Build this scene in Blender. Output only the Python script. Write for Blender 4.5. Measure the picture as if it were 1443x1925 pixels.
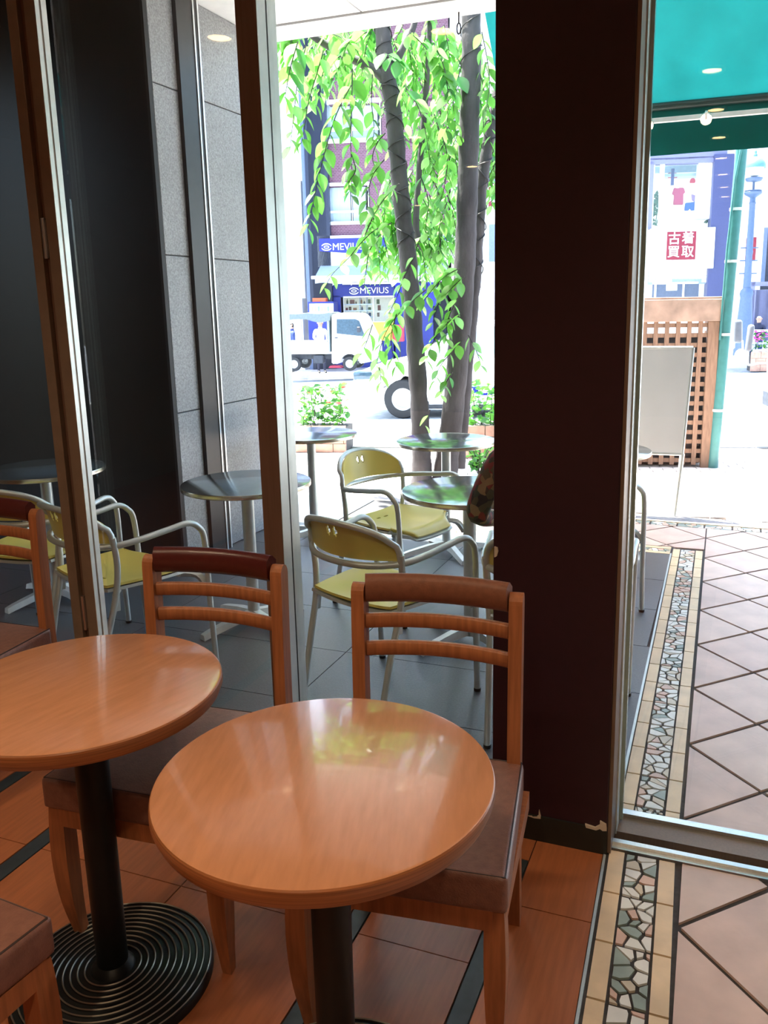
import bpy, bmesh, math, random
from mathutils import Vector, Matrix
random.seed(7)
PI = math.pi
for o in list(bpy.data.objects): bpy.data.objects.remove(o)
scene = bpy.context.scene
COL = scene.collection

# ------------------------------------------------------------------ camera
F_PX, CX, CY = 1567.4, 785.4, 911.1
PITCH, ROLL, YAW, CAM_H = math.radians(12.11), math.radians(-.89), math.radians(-20.6), 1.5
_f = Vector((math.sin(YAW)*math.cos(PITCH), math.cos(YAW)*math.cos(PITCH), -math.sin(PITCH)))
_r = Vector((math.cos(YAW), -math.sin(YAW), 0))
_u = _r.cross(_f)
RX = math.cos(ROLL)*_r + math.sin(ROLL)*_u
RU = -math.sin(ROLL)*_r + math.cos(ROLL)*_u
RF = _f
cam_d = bpy.data.cameras.new('camera')
cam = bpy.data.objects.new('camera', cam_d); COL.objects.link(cam)
mw = Matrix((RX, RU, -RF)).transposed().to_4x4(); mw.translation = Vector((0, 0, CAM_H))
cam.matrix_world = mw
cam_d.sensor_fit = 'VERTICAL'; cam_d.sensor_height = 24; cam_d.lens = 24*F_PX/1925
cam_d.shift_x = (721.5-CX)/1925; cam_d.shift_y = -(962.5-CY)/1925
cam_d.clip_start = .02; cam_d.clip_end = 300
scene.camera = cam

# ------------------------------------------------------------------ world, sun, exposure
w = bpy.data.worlds.new('world'); scene.world = w; w.use_nodes = True
nt = w.node_tree; bg = nt.nodes['Background']
sky = nt.nodes.new('ShaderNodeTexSky'); sky.sky_type = 'NISHITA'; sky.sun_disc = False
sky.sun_elevation = math.radians(70); sky.sun_rotation = math.radians(280)
sky.air_density = 1.0; sky.dust_density = 2.5
nt.links.new(sky.outputs[0], bg.inputs[0]); bg.inputs[1].default_value = .60
sun_d = bpy.data.lights.new('sun', 'SUN'); sun_d.energy = 24; sun_d.angle = math.radians(.6); sun_d.color = (1, .96, .9)
sun = bpy.data.objects.new('sun', sun_d); COL.objects.link(sun)
sun.rotation_euler = Vector((.30, -.09, -.95)).to_track_quat('-Z', 'Y').to_euler()
vs = scene.view_settings
vs.view_transform = 'Standard'; vs.look = 'None'; vs.exposure = 1.05; vs.gamma = 1; vs.use_curve_mapping = False
DOWN_W = 20          # one ceiling downlight, watts

# ------------------------------------------------------------------ frames
SA = math.radians(13.6)
SR = Vector((math.cos(SA), math.sin(SA), 0)); SF = Vector((-math.sin(SA), math.cos(SA), 0))
STREET = Matrix.Rotation(SA, 4, 'Z')
WORLD = Matrix.Identity(4)
def ray(px, py): return RX*((px-CX)/F_PX) - RU*((py-CY)/F_PX) + RF
def at(px, py, Y):
    d = ray(px, py); return Vector((0, 0, CAM_H)) + d*(Y/d.y)
def uz(px, py, v):
    d = ray(px, py); p = Vector((0, 0, CAM_H)) + d*(v/d.dot(SF)); return p.dot(SR), p.z
def gz(u, v):
    t = min(max((v-6)/18, 0), 1.3)
    return -.03*max(v-6, 0)*min(1, 26/max(v, 1)) + .026*(u+2)*t

# ------------------------------------------------------------------ materials
MATS = {}
def new_mat(name):
    m = bpy.data.materials.new(name); m.use_nodes = True
    return m, m.node_tree, m.node_tree.nodes['Principled BSDF']
def mat(name, c, rough=.5, metal=0, var=.08, scale=18, bump=0, stretch=None, spec=.5, emit=None, es=0, bscale=None, coat=0):
    if name in MATS: return MATS[name]
    m, t, b = new_mat(name); N = t.nodes; L = t.links
    b.inputs['Roughness'].default_value = rough; b.inputs['Metallic'].default_value = metal
    b.inputs['Specular IOR Level'].default_value = spec
    if coat: b.inputs['Coat Weight'].default_value = coat; b.inputs['Coat Roughness'].default_value = .05
    tc = N.new('ShaderNodeTexCoord'); mp = N.new('ShaderNodeMapping')
    L.new(tc.outputs['Object'], mp.inputs[0])
    if stretch: mp.inputs['Scale'].default_value = stretch
    nz = N.new('ShaderNodeTexNoise'); nz.inputs['Scale'].default_value = scale; nz.inputs['Detail'].default_value = 4
    L.new(mp.outputs[0], nz.inputs[0])
    cr = N.new('ShaderNodeValToRGB')
    cr.color_ramp.elements[0].position = .3; cr.color_ramp.elements[1].position = .7
    cr.color_ramp.elements[0].color = [max(0, x*(1-var)) for x in c]+[1]
    cr.color_ramp.elements[1].color = [min(1, x*(1+var)) for x in c]+[1]
    L.new(nz.outputs[0], cr.inputs[0]); L.new(cr.outputs[0], b.inputs['Base Color'])
    if bump:
        n2 = N.new('ShaderNodeTexNoise'); n2.inputs['Scale'].default_value = bscale or scale*4
        L.new(mp.outputs[0], n2.inputs[0])
        bp = N.new('ShaderNodeBump'); bp.inputs['Strength'].default_value = bump; bp.inputs['Distance'].default_value = .01
        L.new(n2.outputs[0], bp.inputs['Height']); L.new(bp.outputs[0], b.inputs['Normal'])
    if emit: b.inputs['Emission Color'].default_value = (*emit, 1); b.inputs['Emission Strength'].default_value = es
    MATS[name] = m; return m
def glass_mat(name, tint=(.97, .99, .98), ior=1.45):
    m, t, b = new_mat(name); N = t.nodes; L = t.links; N.remove(b)
    tr = N.new('ShaderNodeBsdfTransparent'); tr.inputs[0].default_value = (*tint, 1)
    gl = N.new('ShaderNodeBsdfGlossy'); gl.inputs['Roughness'].default_value = .0
    lw = N.new('ShaderNodeLayerWeight'); lw.inputs[0].default_value = .5
    pw = N.new('ShaderNodeMath'); pw.operation = 'POWER'; pw.inputs[1].default_value = 5; L.new(lw.outputs['Facing'], pw.inputs[0])
    fr = N.new('ShaderNodeMath'); fr.operation = 'MULTIPLY_ADD'; fr.inputs[1].default_value = .96; fr.inputs[2].default_value = .035; L.new(pw.outputs[0], fr.inputs[0])
    mx = N.new('ShaderNodeMixShader'); L.new(fr.outputs[0], mx.inputs[0]); L.new(tr.outputs[0], mx.inputs[1]); L.new(gl.outputs[0], mx.inputs[2])
    L.new(mx.outputs[0], N['Material Output'].inputs[0]); MATS[name] = m; return m
def leaf_mat(name, c, tl):
    m, t, b = new_mat(name); N = t.nodes; L = t.links; N.remove(b)
    oi = N.new('ShaderNodeObjectInfo'); tc = N.new('ShaderNodeTexCoord')
    nz = N.new('ShaderNodeTexNoise'); nz.inputs['Scale'].default_value = 2.2; L.new(tc.outputs['Object'], nz.inputs[0])
    ad = N.new('ShaderNodeMath'); ad.operation = 'ADD'; L.new(nz.outputs[0], ad.inputs[0]); L.new(oi.outputs['Random'], ad.inputs[1])
    ml = N.new('ShaderNodeMath'); ml.operation = 'MULTIPLY'; ml.inputs[1].default_value = .5; L.new(ad.outputs[0], ml.inputs[0])
    def ramp(col):
        r = N.new('ShaderNodeValToRGB'); r.color_ramp.elements[0].position = .2; r.color_ramp.elements[1].position = .85
        r.color_ramp.elements[0].color = [x*.6 for x in col]+[1]; r.color_ramp.elements[1].color = [min(1, x*1.35) for x in col]+[1]
        L.new(ml.outputs[0], r.inputs[0]); return r
    d = N.new('ShaderNodeBsdfDiffuse'); L.new(ramp(c).outputs[0], d.inputs[0])
    s = N.new('ShaderNodeBsdfTranslucent'); L.new(ramp(tl).outputs[0], s.inputs[0])
    mx = N.new('ShaderNodeMixShader'); mx.inputs[0].default_value = .55
    L.new(d.outputs[0], mx.inputs[1]); L.new(s.outputs[0], mx.inputs[2])
    g = N.new('ShaderNodeBsdfGlossy'); g.inputs['Roughness'].default_value = .35
    m2 = N.new('ShaderNodeMixShader'); m2.inputs[0].default_value = .06
    L.new(mx.outputs[0], m2.inputs[1]); L.new(g.outputs[0], m2.inputs[2])
    L.new(m2.outputs[0], N['Material Output'].inputs[0]); MATS[name] = m; return m
def brick_mat(name, c1, c2, mortar, scale, bw=.5, rh=.25, ms=.015):
    m, t, b = new_mat(name); N = t.nodes; L = t.links
    tc = N.new('ShaderNodeTexCoord'); sp = N.new('ShaderNodeSeparateXYZ'); cb = N.new('ShaderNodeCombineXYZ')
    L.new(tc.outputs['Object'], sp.inputs[0]); L.new(sp.outputs[0], cb.inputs[0]); L.new(sp.outputs[2], cb.inputs[1])
    br = N.new('ShaderNodeTexBrick'); br.inputs['Scale'].default_value = scale
    br.inputs['Brick Width'].default_value = bw; br.inputs['Row Height'].default_value = rh; br.inputs['Mortar Size'].default_value = ms
    br.inputs['Color1'].default_value = (*c1, 1); br.inputs['Color2'].default_value = (*c2, 1); br.inputs['Mortar'].default_value = (*mortar, 1)
    L.new(cb.outputs[0], br.inputs[0]); L.new(br.outputs[0], b.inputs['Base Color']); b.inputs['Roughness'].default_value = .85
    MATS[name] = m; return m
def granite_mat(name, c, var, rough, scale=90, bump=.15):
    m, t, b = new_mat(name); N = t.nodes; L = t.links
    tc = N.new('ShaderNodeTexCoord')
    n1 = N.new('ShaderNodeTexNoise'); n1.inputs['Scale'].default_value = scale; n1.inputs['Detail'].default_value = 6; n1.inputs['Roughness'].default_value = .8
    L.new(tc.outputs['Object'], n1.inputs[0])
    n2 = N.new('ShaderNodeTexNoise'); n2.inputs['Scale'].default_value = 2; L.new(tc.outputs['Object'], n2.inputs[0])
    cr = N.new('ShaderNodeValToRGB'); cr.color_ramp.elements[0].position = .32; cr.color_ramp.elements[1].position = .68
    cr.color_ramp.elements[0].color = [x*(1-var) for x in c]+[1]; cr.color_ramp.elements[1].color = [x*(1+var) for x in c]+[1]
    L.new(n1.outputs[0], cr.inputs[0])
    mx = N.new('ShaderNodeMix'); mx.data_type = 'RGBA'; mx.blend_type = 'MULTIPLY'; mx.inputs[0].default_value = .3
    L.new(cr.outputs[0], mx.inputs[6]); L.new(n2.outputs[0], mx.inputs[7]); L.new(mx.outputs[2], b.inputs['Base Color'])
    b.inputs['Roughness'].default_value = rough
    bp = N.new('ShaderNodeBump'); bp.inputs['Strength'].default_value = bump; bp.inputs['Distance'].default_value = .004
    L.new(n1.outputs[0], bp.inputs['Height']); L.new(bp.outputs[0], b.inputs['Normal'])
    MATS[name] = m; return m
def trans_mat(name, c, tl, f=.5):
    m, t, b = new_mat(name); N = t.nodes; L = t.links; N.remove(b)
    tc = N.new('ShaderNodeTexCoord'); nz = N.new('ShaderNodeTexNoise'); nz.inputs['Scale'].default_value = 3; nz.inputs['Detail'].default_value = 5
    L.new(tc.outputs['Object'], nz.inputs[0])
    def ramp(col):
        r = N.new('ShaderNodeValToRGB'); r.color_ramp.elements[0].position = .3; r.color_ramp.elements[1].position = .7
        r.color_ramp.elements[0].color = [x*.88 for x in col]+[1]; r.color_ramp.elements[1].color = [min(1, x*1.1) for x in col]+[1]
        L.new(nz.outputs[0], r.inputs[0]); return r
    d = N.new('ShaderNodeBsdfDiffuse'); L.new(ramp(c).outputs[0], d.inputs[0])
    s = N.new('ShaderNodeBsdfTranslucent'); L.new(ramp(tl).outputs[0], s.inputs[0])
    mx = N.new('ShaderNodeMixShader'); mx.inputs[0].default_value = f
    L.new(d.outputs[0], mx.inputs[1]); L.new(s.outputs[0], mx.inputs[2]); L.new(mx.outputs[0], N['Material Output'].inputs[0])
    MATS[name] = m; return m

# ------------------------------------------------------------------ mesh building
class MB:
    def __init__(s): s.v = []; s.f = []; s.mi = []
    def add(s, vs, fs, mi=0):
        n = len(s.v); s.v += [Vector(v) for v in vs]; s.f += [[i+n for i in f] for f in fs]; s.mi += [mi]*len(fs); return s
    def box(s, a, b, mi=0):
        x0, y0, z0 = [min(p, q) for p, q in zip(a, b)]; x1, y1, z1 = [max(p, q) for p, q in zip(a, b)]
        return s.add([(x0,y0,z0),(x1,y0,z0),(x1,y1,z0),(x0,y1,z0),(x0,y0,z1),(x1,y0,z1),(x1,y1,z1),(x0,y1,z1)],
                     [(0,3,2,1),(4,5,6,7),(0,1,5,4),(1,2,6,5),(2,3,7,6),(3,0,4,7)], mi)
    def rbox(s, a, b, r=.005, seg=2, M=None, mi=0):
        a = Vector(a); b = Vector(b); bm = bmesh.new()
        bmesh.ops.create_cube(bm, size=1)
        c = (a+b)/2; d = b-a
        for v in bm.verts: v.co = Vector((c.x+v.co.x*abs(d.x), c.y+v.co.y*abs(d.y), c.z+v.co.z*abs(d.z)))
        r = min(r, .49*min(abs(d.x), abs(d.y), abs(d.z)))
        bmesh.ops.bevel(bm, geom=bm.edges[:], offset=r, segments=seg, profile=.5, affect='EDGES')
        if M:
            for v in bm.verts: v.co = M @ v.co
        bm.verts.index_update()
        s.add([v.co.copy() for v in bm.verts], [[v.index for v in f.verts] for f in bm.faces], mi); bm.free(); return s
    def bar(s, p, q, wd, ht, up=(0, 0, 1), mi=0):
        p = Vector(p); q = Vector(q); d = (q-p).normalized(); up = Vector(up)
        sd = d.cross(up)
        if sd.length < 1e-4: sd = d.cross(Vector((1, 0, 0)))
        sd.normalize(); up = sd.cross(d)
        vs = []
        for e in (p, q):
            for a, b in ((-1,-1),(1,-1),(1,1),(-1,1)): vs.append(e+sd*a*wd/2+up*b*ht/2)
        return s.add(vs, [(3,2,1,0),(4,5,6,7),(0,1,5,4),(1,2,6,5),(2,3,7,6),(3,0,4,7)], mi)
    def tube(s, path, r, n=10, closed=False, caps=True, mi=0):
        P = [Vector(p) for p in path]; m = len(P); R = r if isinstance(r, (list, tuple)) else [r]*m
        T = []
        for i in range(m):
            if closed: d = P[(i+1) % m]-P[i-1]
            else: d = P[min(i+1, m-1)]-P[max(i-1, 0)]
            T.append(d.normalized())
        nr = T[0].orthogonal().normalized(); vs = []
        for i in range(m):
            nr = (nr-T[i]*nr.dot(T[i])).normalized(); bn = T[i].cross(nr)
            for k in range(n):
                a = 2*PI*k/n; vs.append(P[i]+(nr*math.cos(a)+bn*math.sin(a))*R[i])
        fs = []
        for i in range(m if closed else m-1):
            j = (i+1) % m
            off = 0
            for k in range(n):
                k2 = (k+1) % n; fs.append((i*n+k, i*n+k2, j*n+k2, j*n+k))
        if caps and not closed: fs += [tuple(range(n-1, -1, -1)), tuple((m-1)*n+k for k in range(n))]
        return s.add(vs, fs, mi)
    def sweep(s, path, sec, up=(0, 0, 1), scl=None, mi=0):
        P = [Vector(p) for p in path]; m = len(P); n = len(sec); vs = []; up = Vector(up)
        for i in range(m):
            d = (P[min(i+1, m-1)]-P[max(i-1, 0)]).normalized(); sd = d.cross(up).normalized(); u2 = sd.cross(d)
            k = scl[i] if scl else 1
            for a, b in sec: vs.append(P[i]+sd*a*k+u2*b*k)
        fs = [(i*n+k, i*n+(k+1) % n, (i+1)*n+(k+1) % n, (i+1)*n+k) for i in range(m-1) for k in range(n)]
        fs += [tuple(range(n-1, -1, -1)), tuple((m-1)*n+k for k in range(n))]
        return s.add(vs, fs, mi)
    def lathe(s, prof, n=32, c=(0, 0, 0), axis='z', mi=0):
        c = Vector(c); vs = []; m = len(prof)
        for r, h in prof:
            for k in range(n):
                a = 2*PI*k/n; x, y = r*math.cos(a), r*math.sin(a)
                vs.append(c+(Vector((x, y, h)) if axis == 'z' else Vector((x, h, y)) if axis == 'y' else Vector((h, x, y))))
        fs = []
        for i in range(m-1):
            for k in range(n):
                q = (i*n+k, i*n+(k+1) % n, (i+1)*n+(k+1) % n, (i+1)*n+k)
                if prof[i][0] < 1e-7: q = (i*n, q[2], q[3])
                elif prof[i+1][0] < 1e-7: q = (q[0], q[1], (i+1)*n)
                fs.append(q)
        used = sorted({i for f in fs for i in f}); mp = {j: i for i, j in enumerate(used)}
        return s.add([vs[j] for j in used], [tuple(mp[i] for i in f) for f in fs], mi)
    def prism(s, poly, a, b, axis='z', mi=0):
        n = len(poly)
        def p3(x, y, h): return (x, y, h) if axis == 'z' else (x, h, y) if axis == 'y' else (h, x, y)
        vs = [p3(x, y, a) for x, y in poly]+[p3(x, y, b) for x, y in poly]
        return s.add(vs, [tuple(range(n-1, -1, -1)), tuple(range(n, 2*n))]+[(i, (i+1) % n, n+(i+1) % n, n+i) for i in range(n)], mi)
    def grid(s, fn, nu, nv, th=0, keep=None, mi=0):
        P = [[Vector(fn(i/nu, j/nv)) for j in range(nv+1)] for i in range(nu+1)]
        vs = [p for r in P for p in r]; W = nv+1
        fs = [(i*W+j, (i+1)*W+j, (i+1)*W+j+1, i*W+j+1) for i in range(nu) for j in range(nv) if keep is None or keep((i+.5)/nu, (j+.5)/nv)]
        if th:
            nrm = []
            for i in range(nu+1):
                for j in range(nv+1):
                    a = P[min(i+1, nu)][j]-P[max(i-1, 0)][j]; b = P[i][min(j+1, nv)]-P[i][max(j-1, 0)]
                    c = a.cross(b); nrm.append(c.normalized() if c.length > 1e-9 else Vector((0, 0, 1)))
            N0 = len(vs); vs = vs+[v-nn*th for v, nn in zip(vs, nrm)]
            ed = {}
            for f in fs:
                for a, b in zip(f, f[1:]+f[:1]):
                    ed[(a, b)] = 1
            side = [(b, a, a+N0, b+N0) for (a, b) in ed if (b, a) not in ed]
            fs = fs+[tuple(i+N0 for i in reversed(f)) for f in fs]+side
        return s.add(vs, fs, mi)
    def mesh(s, name, inv=None, smooth=None):
        me = bpy.data.meshes.new(name)
        vs = [inv @ v for v in s.v] if inv else s.v
        me.from_pydata([tuple(v) for v in vs], [], s.f)
        bm = bmesh.new(); bm.from_mesh(me); bmesh.ops.recalc_face_normals(bm, faces=bm.faces[:]); bm.to_mesh(me); bm.free()
        if any(s.mi): me.polygons.foreach_set('material_index', s.mi)
        if smooth:
            me.polygons.foreach_set('use_smooth', [True]*len(me.polygons)); me.set_sharp_from_angle(angle=math.radians(smooth))
        me.update(); return me
    def build(s, name, m, parent=None, frame=WORLD, smooth=None, keep_local=False):
        if parent is not None and not keep_local: inv = ROOTM[parent.name].inverted() @ frame
        elif keep_local: inv = None
        else: inv = None
        me = s.mesh(name, inv, smooth)
        o = bpy.data.objects.new(name, me); COL.objects.link(o)
        for x in (m if isinstance(m, (list, tuple)) else [m]): me.materials.append(x)
        if parent is not None:
            o.parent = parent; ROOTM[o.name] = ROOTM[parent.name]
            if parent.type == 'MESH' and parent.name in OFFS: pass
        else:
            o.matrix_world = frame; ROOTM[o.name] = WORLD
        return o
ROOTM = {}; OFFS = {}
def tag(o, label=None, cat=None, group=None, kind=None):
    if label: o['label'] = label
    if cat: o['category'] = cat
    if group: o['group'] = group
    if kind: o['kind'] = kind
    return o
def thing(name, label, cat, loc=(0, 0, 0), rz=0, group=None, kind=None):
    o = bpy.data.objects.new(name, None); COL.objects.link(o); o.empty_display_size = .1
    M = Matrix.Translation(Vector(loc)) @ Matrix.Rotation(rz, 4, 'Z')
    o.location = loc; o.rotation_euler = (0, 0, rz); ROOTM[o.name] = M
    return tag(o, label, cat, group, kind)
def one(mb, name, m, label, cat, loc, group=None, smooth=None, frame=WORLD, rz=0, kind=None):
    """a thing that is one mesh; coordinates in mb are absolute, the origin goes to loc"""
    M = Matrix.Translation(Vector(loc)) @ Matrix.Rotation(rz, 4, 'Z')
    me = mb.mesh(name, M.inverted() @ frame, smooth); o = bpy.data.objects.new(name, me); COL.objects.link(o)
    o.matrix_world = M; ROOTM[o.name] = M
    for x in (m if isinstance(m, (list, tuple)) else [m]): me.materials.append(x)
    return tag(o, label, cat, group, kind)
def struct(mb, name, m, smooth=None, frame=WORLD, label=None):
    o = mb.build(name, m, None, WORLD, smooth); o.matrix_world = frame; ROOTM[o.name] = frame
    return tag(o, label, None, None, 'structure')
def part(mb, name, m, parent, smooth=None, frame=None, label=None, kind=None):
    """coordinates local to the thing unless a frame is given"""
    o = mb.build(name, m, parent, frame if frame is not None else WORLD, smooth, keep_local=frame is None)
    return tag(o, label, None, None, kind)
def dup(root, loc, rz, label=None, group=None, swap=None):
    r = root.copy(); COL.objects.link(r); r.location = loc; r.rotation_euler = (0, 0, rz)
    ROOTM[r.name] = Matrix.Translation(Vector(loc)) @ Matrix.Rotation(rz, 4, 'Z')
    if label: r['label'] = label
    if group: r['group'] = group
    def rec(src, dst):
        for ch in list(src.children):
            c = ch.copy(); COL.objects.link(c); c.parent = dst
            if swap and ch.name.split('.')[0] in swap:
                c.data = ch.data.copy(); c.data.materials[0] = swap[ch.name.split('.')[0]]
            rec(ch, c)
    rec(root, r); return r
def text_mb(txt, size, bold=0, ext=.004):
    cu = bpy.data.curves.new('t', 'FONT'); cu.body = txt; cu.size = size; cu.align_x = 'CENTER'; cu.align_y = 'CENTER'
    cu.offset = bold; cu.extrude = ext; cu.resolution_u = 3
    o = bpy.data.objects.new('t', cu); COL.objects.link(o); dg = bpy.context.evaluated_depsgraph_get()
    me = bpy.data.meshes.new_from_object(o.evaluated_get(dg))
    mb = MB(); mb.add([v.co.copy() for v in me.vertices], [tuple(p.vertices) for p in me.polygons])
    bpy.data.objects.remove(o); bpy.data.meshes.remove(me); return mb
def place_text(mb, u, v, z, sx=1):
    """text from its own plane into an upright plane facing -v"""
    mb.v = [Vector((u+p.x*sx, v-p.z, z+p.y)) for p in mb.v]; return mb
def smooth_path(pts, n=8):
    """Catmull-Rom through the points"""
    P = [Vector(p) for p in pts]; out = []
    for i in range(len(P)-1):
        p0 = P[max(i-1, 0)]; p1 = P[i]; p2 = P[i+1]; p3 = P[min(i+2, len(P)-1)]
        for k in range(n):
            t = k/n
            out.append(.5*((2*p1)+(p2-p0)*t+(2*p0-5*p1+4*p2-p3)*t*t+(-p0+3*p1-3*p2+p3)*t**3))
    out.append(P[-1]); return out

# ------------------------------------------------------------------ material set
m_granite = granite_mat('granite_grey', (.36, .37, .38), .5, .5)
m_granite_dark = granite_mat('granite_terrace', (.105, .12, .135), .35, .28, 120, .35)
m_black = mat('black_glossy_panel', (.006, .0075, .007), .35, var=.2, spec=.22)
m_plaster = mat('plaster_warm', (.30, .22, .16), .8, var=.05)
m_ceil = mat('ceiling_warm', (.32, .25, .19), .8, var=.04)
m_grout = mat('grout_dark', (.06, .055, .055), .85, var=.2, scale=60)
m_board = mat('floor_board', (.40, .128, .048), .34, var=.13, scale=6, stretch=(14, 1.2, 1), bump=.03)
m_strip = mat('floor_strip_dark', (.035, .045, .05), .4, var=.3)
m_tile_pink = mat('tile_pink', (.67, .47, .39), .42, var=.13, scale=7, bump=.06)
m_tile_pink2 = mat('tile_pink_pale', (.70, .51, .42), .42, var=.12, scale=7, bump=.06)
m_tile_beige = mat('tile_beige', (.82, .60, .36), .4, var=.1, scale=12, bump=.05)
m_moz = [mat('mosaic_white', (.82, .80, .74), .35, var=.06), mat('mosaic_green', (.30, .36, .31), .35, var=.12),
         mat('mosaic_rose', (.72, .47, .36), .35, var=.1), mat('mosaic_cream', (.66, .55, .40), .35, var=.08)]
m_maroon = mat('maroon_paint', (.026, .0045, .0105), .5, var=.12, scale=40)
m_basebd = mat('baseboard_dark', (.013, .015, .012), .45, var=.2)
m_chip = mat('bare_plaster', (.55, .46, .36), .8)
m_alu = mat('brushed_aluminium', (.62, .63, .63), .32, metal=1, var=.06, scale=6, stretch=(30, 30, 1))
m_alu_pale = mat('anodised_aluminium', (.60, .64, .62), .42, metal=.55, var=.06)
m_bronze = mat('bronze_metal', (.20, .135, .09), .5, metal=.2, var=.1, scale=5, stretch=(30, 30, 1))
m_brownmet = mat('brown_frame', (.17, .10, .07), .45, metal=.25, var=.1, scale=5, stretch=(30, 30, 1))
m_rubber = mat('black_rubber', (.012, .012, .012), .6)
m_glass = glass_mat('window_glass')
m_white = mat('white_panel', (.88, .89, .90), .5, var=.03)
m_joint = mat('panel_joint', (.08, .08, .08), .8)
m_lam = mat('table_laminate', (.56, .245, .12), .20, var=.08, scale=5, stretch=(16, 2.5, 1), spec=.8, coat=.6)
m_lam_edge = mat('table_plywood_edge', (.33, .115, .038), .35, var=.28, scale=3, stretch=(2, 2, 140))
m_blackm = mat('black_cast_iron', (.006, .008, .009), .42, var=.2, spec=.35)
m_ridge = mat('worn_ridge_metal', (.42, .40, .34), .35, metal=.8)
m_wood = mat('chair_wood', (.38, .135, .052), .4, var=.2, scale=5, stretch=(20, 20, 1.5))
m_leather = mat('brown_leatherette', (.235, .108, .078), .36, var=.14, scale=60, bump=.12, bscale=260)
m_pad_mar = mat('maroon_leatherette', (.085, .014, .012), .28, var=.1, scale=60, bump=.06, bscale=260)
m_pad_brn = mat('rust_leatherette', (.23, .085, .045), .5, var=.12, scale=60, bump=.06, bscale=260)
m_seam = mat('seam_dark', (.04, .02, .015), .6)
m_yellow = mat('yellow_plywood', (.66, .55, .13), .35, var=.06, scale=4)
m_tabletop = mat('steel_tabletop', (.34, .40, .40), .13, metal=.85, var=.08, scale=3)
m_tabrim = mat('steel_rim', (.62, .58, .48), .25, metal=1, var=.1)
m_feet = mat('cast_aluminium_foot', (.70, .72, .70), .4, metal=.3)
m_emit = mat('lamp_glow', (1, .8, .5), .5, emit=(1, .66, .30), es=14)
m_lamp_w = mat('lamp_ring', (.8, .75, .66), .4)

# ------------------------------------------------------------------ polygons
def clip(poly, a, b, c):          # keep a*x+b*y<=c
    out = []
    for i in range(len(poly)):
        p, q = poly[i], poly[(i+1) % len(poly)]
        dp = a*p[0]+b*p[1]-c; dq = a*q[0]+b*q[1]-c
        if dp <= 0: out.append(p)
        if (dp < 0 < dq) or (dq < 0 < dp):
            t = dp/(dp-dq); out.append((p[0]+t*(q[0]-p[0]), p[1]+t*(q[1]-p[1])))
    return out
def area(p): return abs(sum(p[i][0]*p[(i+1) % len(p)][1]-p[(i+1) % len(p)][0]*p[i][1] for i in range(len(p))))/2 if len(p) > 2 else 0
def inset(p, k):
    cx = sum(a for a, b in p)/len(p); cy = sum(b for a, b in p)/len(p); out = []
    for a, b in p:
        d = math.hypot(a-cx, b-cy); f = max(.3, 1-k/max(d, 1e-5)); out.append((cx+(a-cx)*f, cy+(b-cy)*f))
    return out
def voronoi(x0, x1, y0, y1, n):
    pts = []
    while len(pts) < n:
        q = (random.uniform(x0, x1), random.uniform(y0, y1))
        if all(math.hypot(q[0]-p[0], q[1]-p[1]) > .55*math.sqrt((x1-x0)*(y1-y0)/n) for p in pts) or random.random() < .02: pts.append(q)
    cells = []
    for i, p in enumerate(pts):
        c = [(x0, y0), (x1, y0), (x1, y1), (x0, y1)]
        for j, q in enumerate(pts):
            if i != j:
                a, b = q[0]-p[0], q[1]-p[1]; c = clip(c, a, b, (q[0]**2+q[1]**2-p[0]**2-p[1]**2)/2)
        if len(c) > 2 and area(c) > 1e-5: cells.append(c)
    return cells

# ------------------------------------------------------------------ indoor floor and threshold
GZ = -.007
flo = struct(MB().box((-5, -7, -.15), (3.2, 2.13, GZ)), 'floor', m_grout, label='cafe floor of orange boards and pinkish tiles')
XS = [(-.49, -.443), (-.82, -.776), (-1.82, -1.767), (-2.16, -2.11), (-3.1, -3.05)]
for a, b in XS:
    part(MB().box((a+.002, -3, GZ), (b-.002, 2.0, 0)), 'dark_inlay', m_strip, flo, label='dark inlay strip')
def sh_in(x, y): return x-.04*(y-2.15)
cols = [(-.441, -.262), (-.774, -.492), (-1.29, -.822), (-1.765, -1.292), (-2.108, -1.822), (-3.048, -2.162), (-4, -3.102), (-5, -4.0)]
for ci, (a, b) in enumerate(cols):
    ys = [2.125, 1.82 if ci == 0 else 1.595]
    while ys[-1] > -1.6: ys.append(ys[-1]-.91)
    for y1, y0 in zip(ys, ys[1:]):
        if ci == 0:
            mb = MB().prism([(a, y0+.0015), (sh_in(b+.004, y0), y0+.0015), (sh_in(b+.004, y1), y1-.0015), (a, y1-.0015)], GZ, 0)
        else: mb = MB().box((a+.001, y0+.0015, GZ), (b-.001, y1-.0015, 0))
        part(mb, 'floor_board', m_board, flo)
for a, b in XS[:1]:
    part(MB().box((a+.001, 2.0025, GZ), (b-.001, 2.125, 0)), 'floor_board', m_board, flo)
part(MB().prism([(sh_in(-.256, -.6), -.6), (sh_in(-.249, -.6), -.6), (sh_in(-.249, 2.125), 2.125), (sh_in(-.256, 2.125), 2.125)], GZ, .002), 'edge_trim', m_alu_pale, flo, label='thin metal edging between boards and mosaic')
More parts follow.
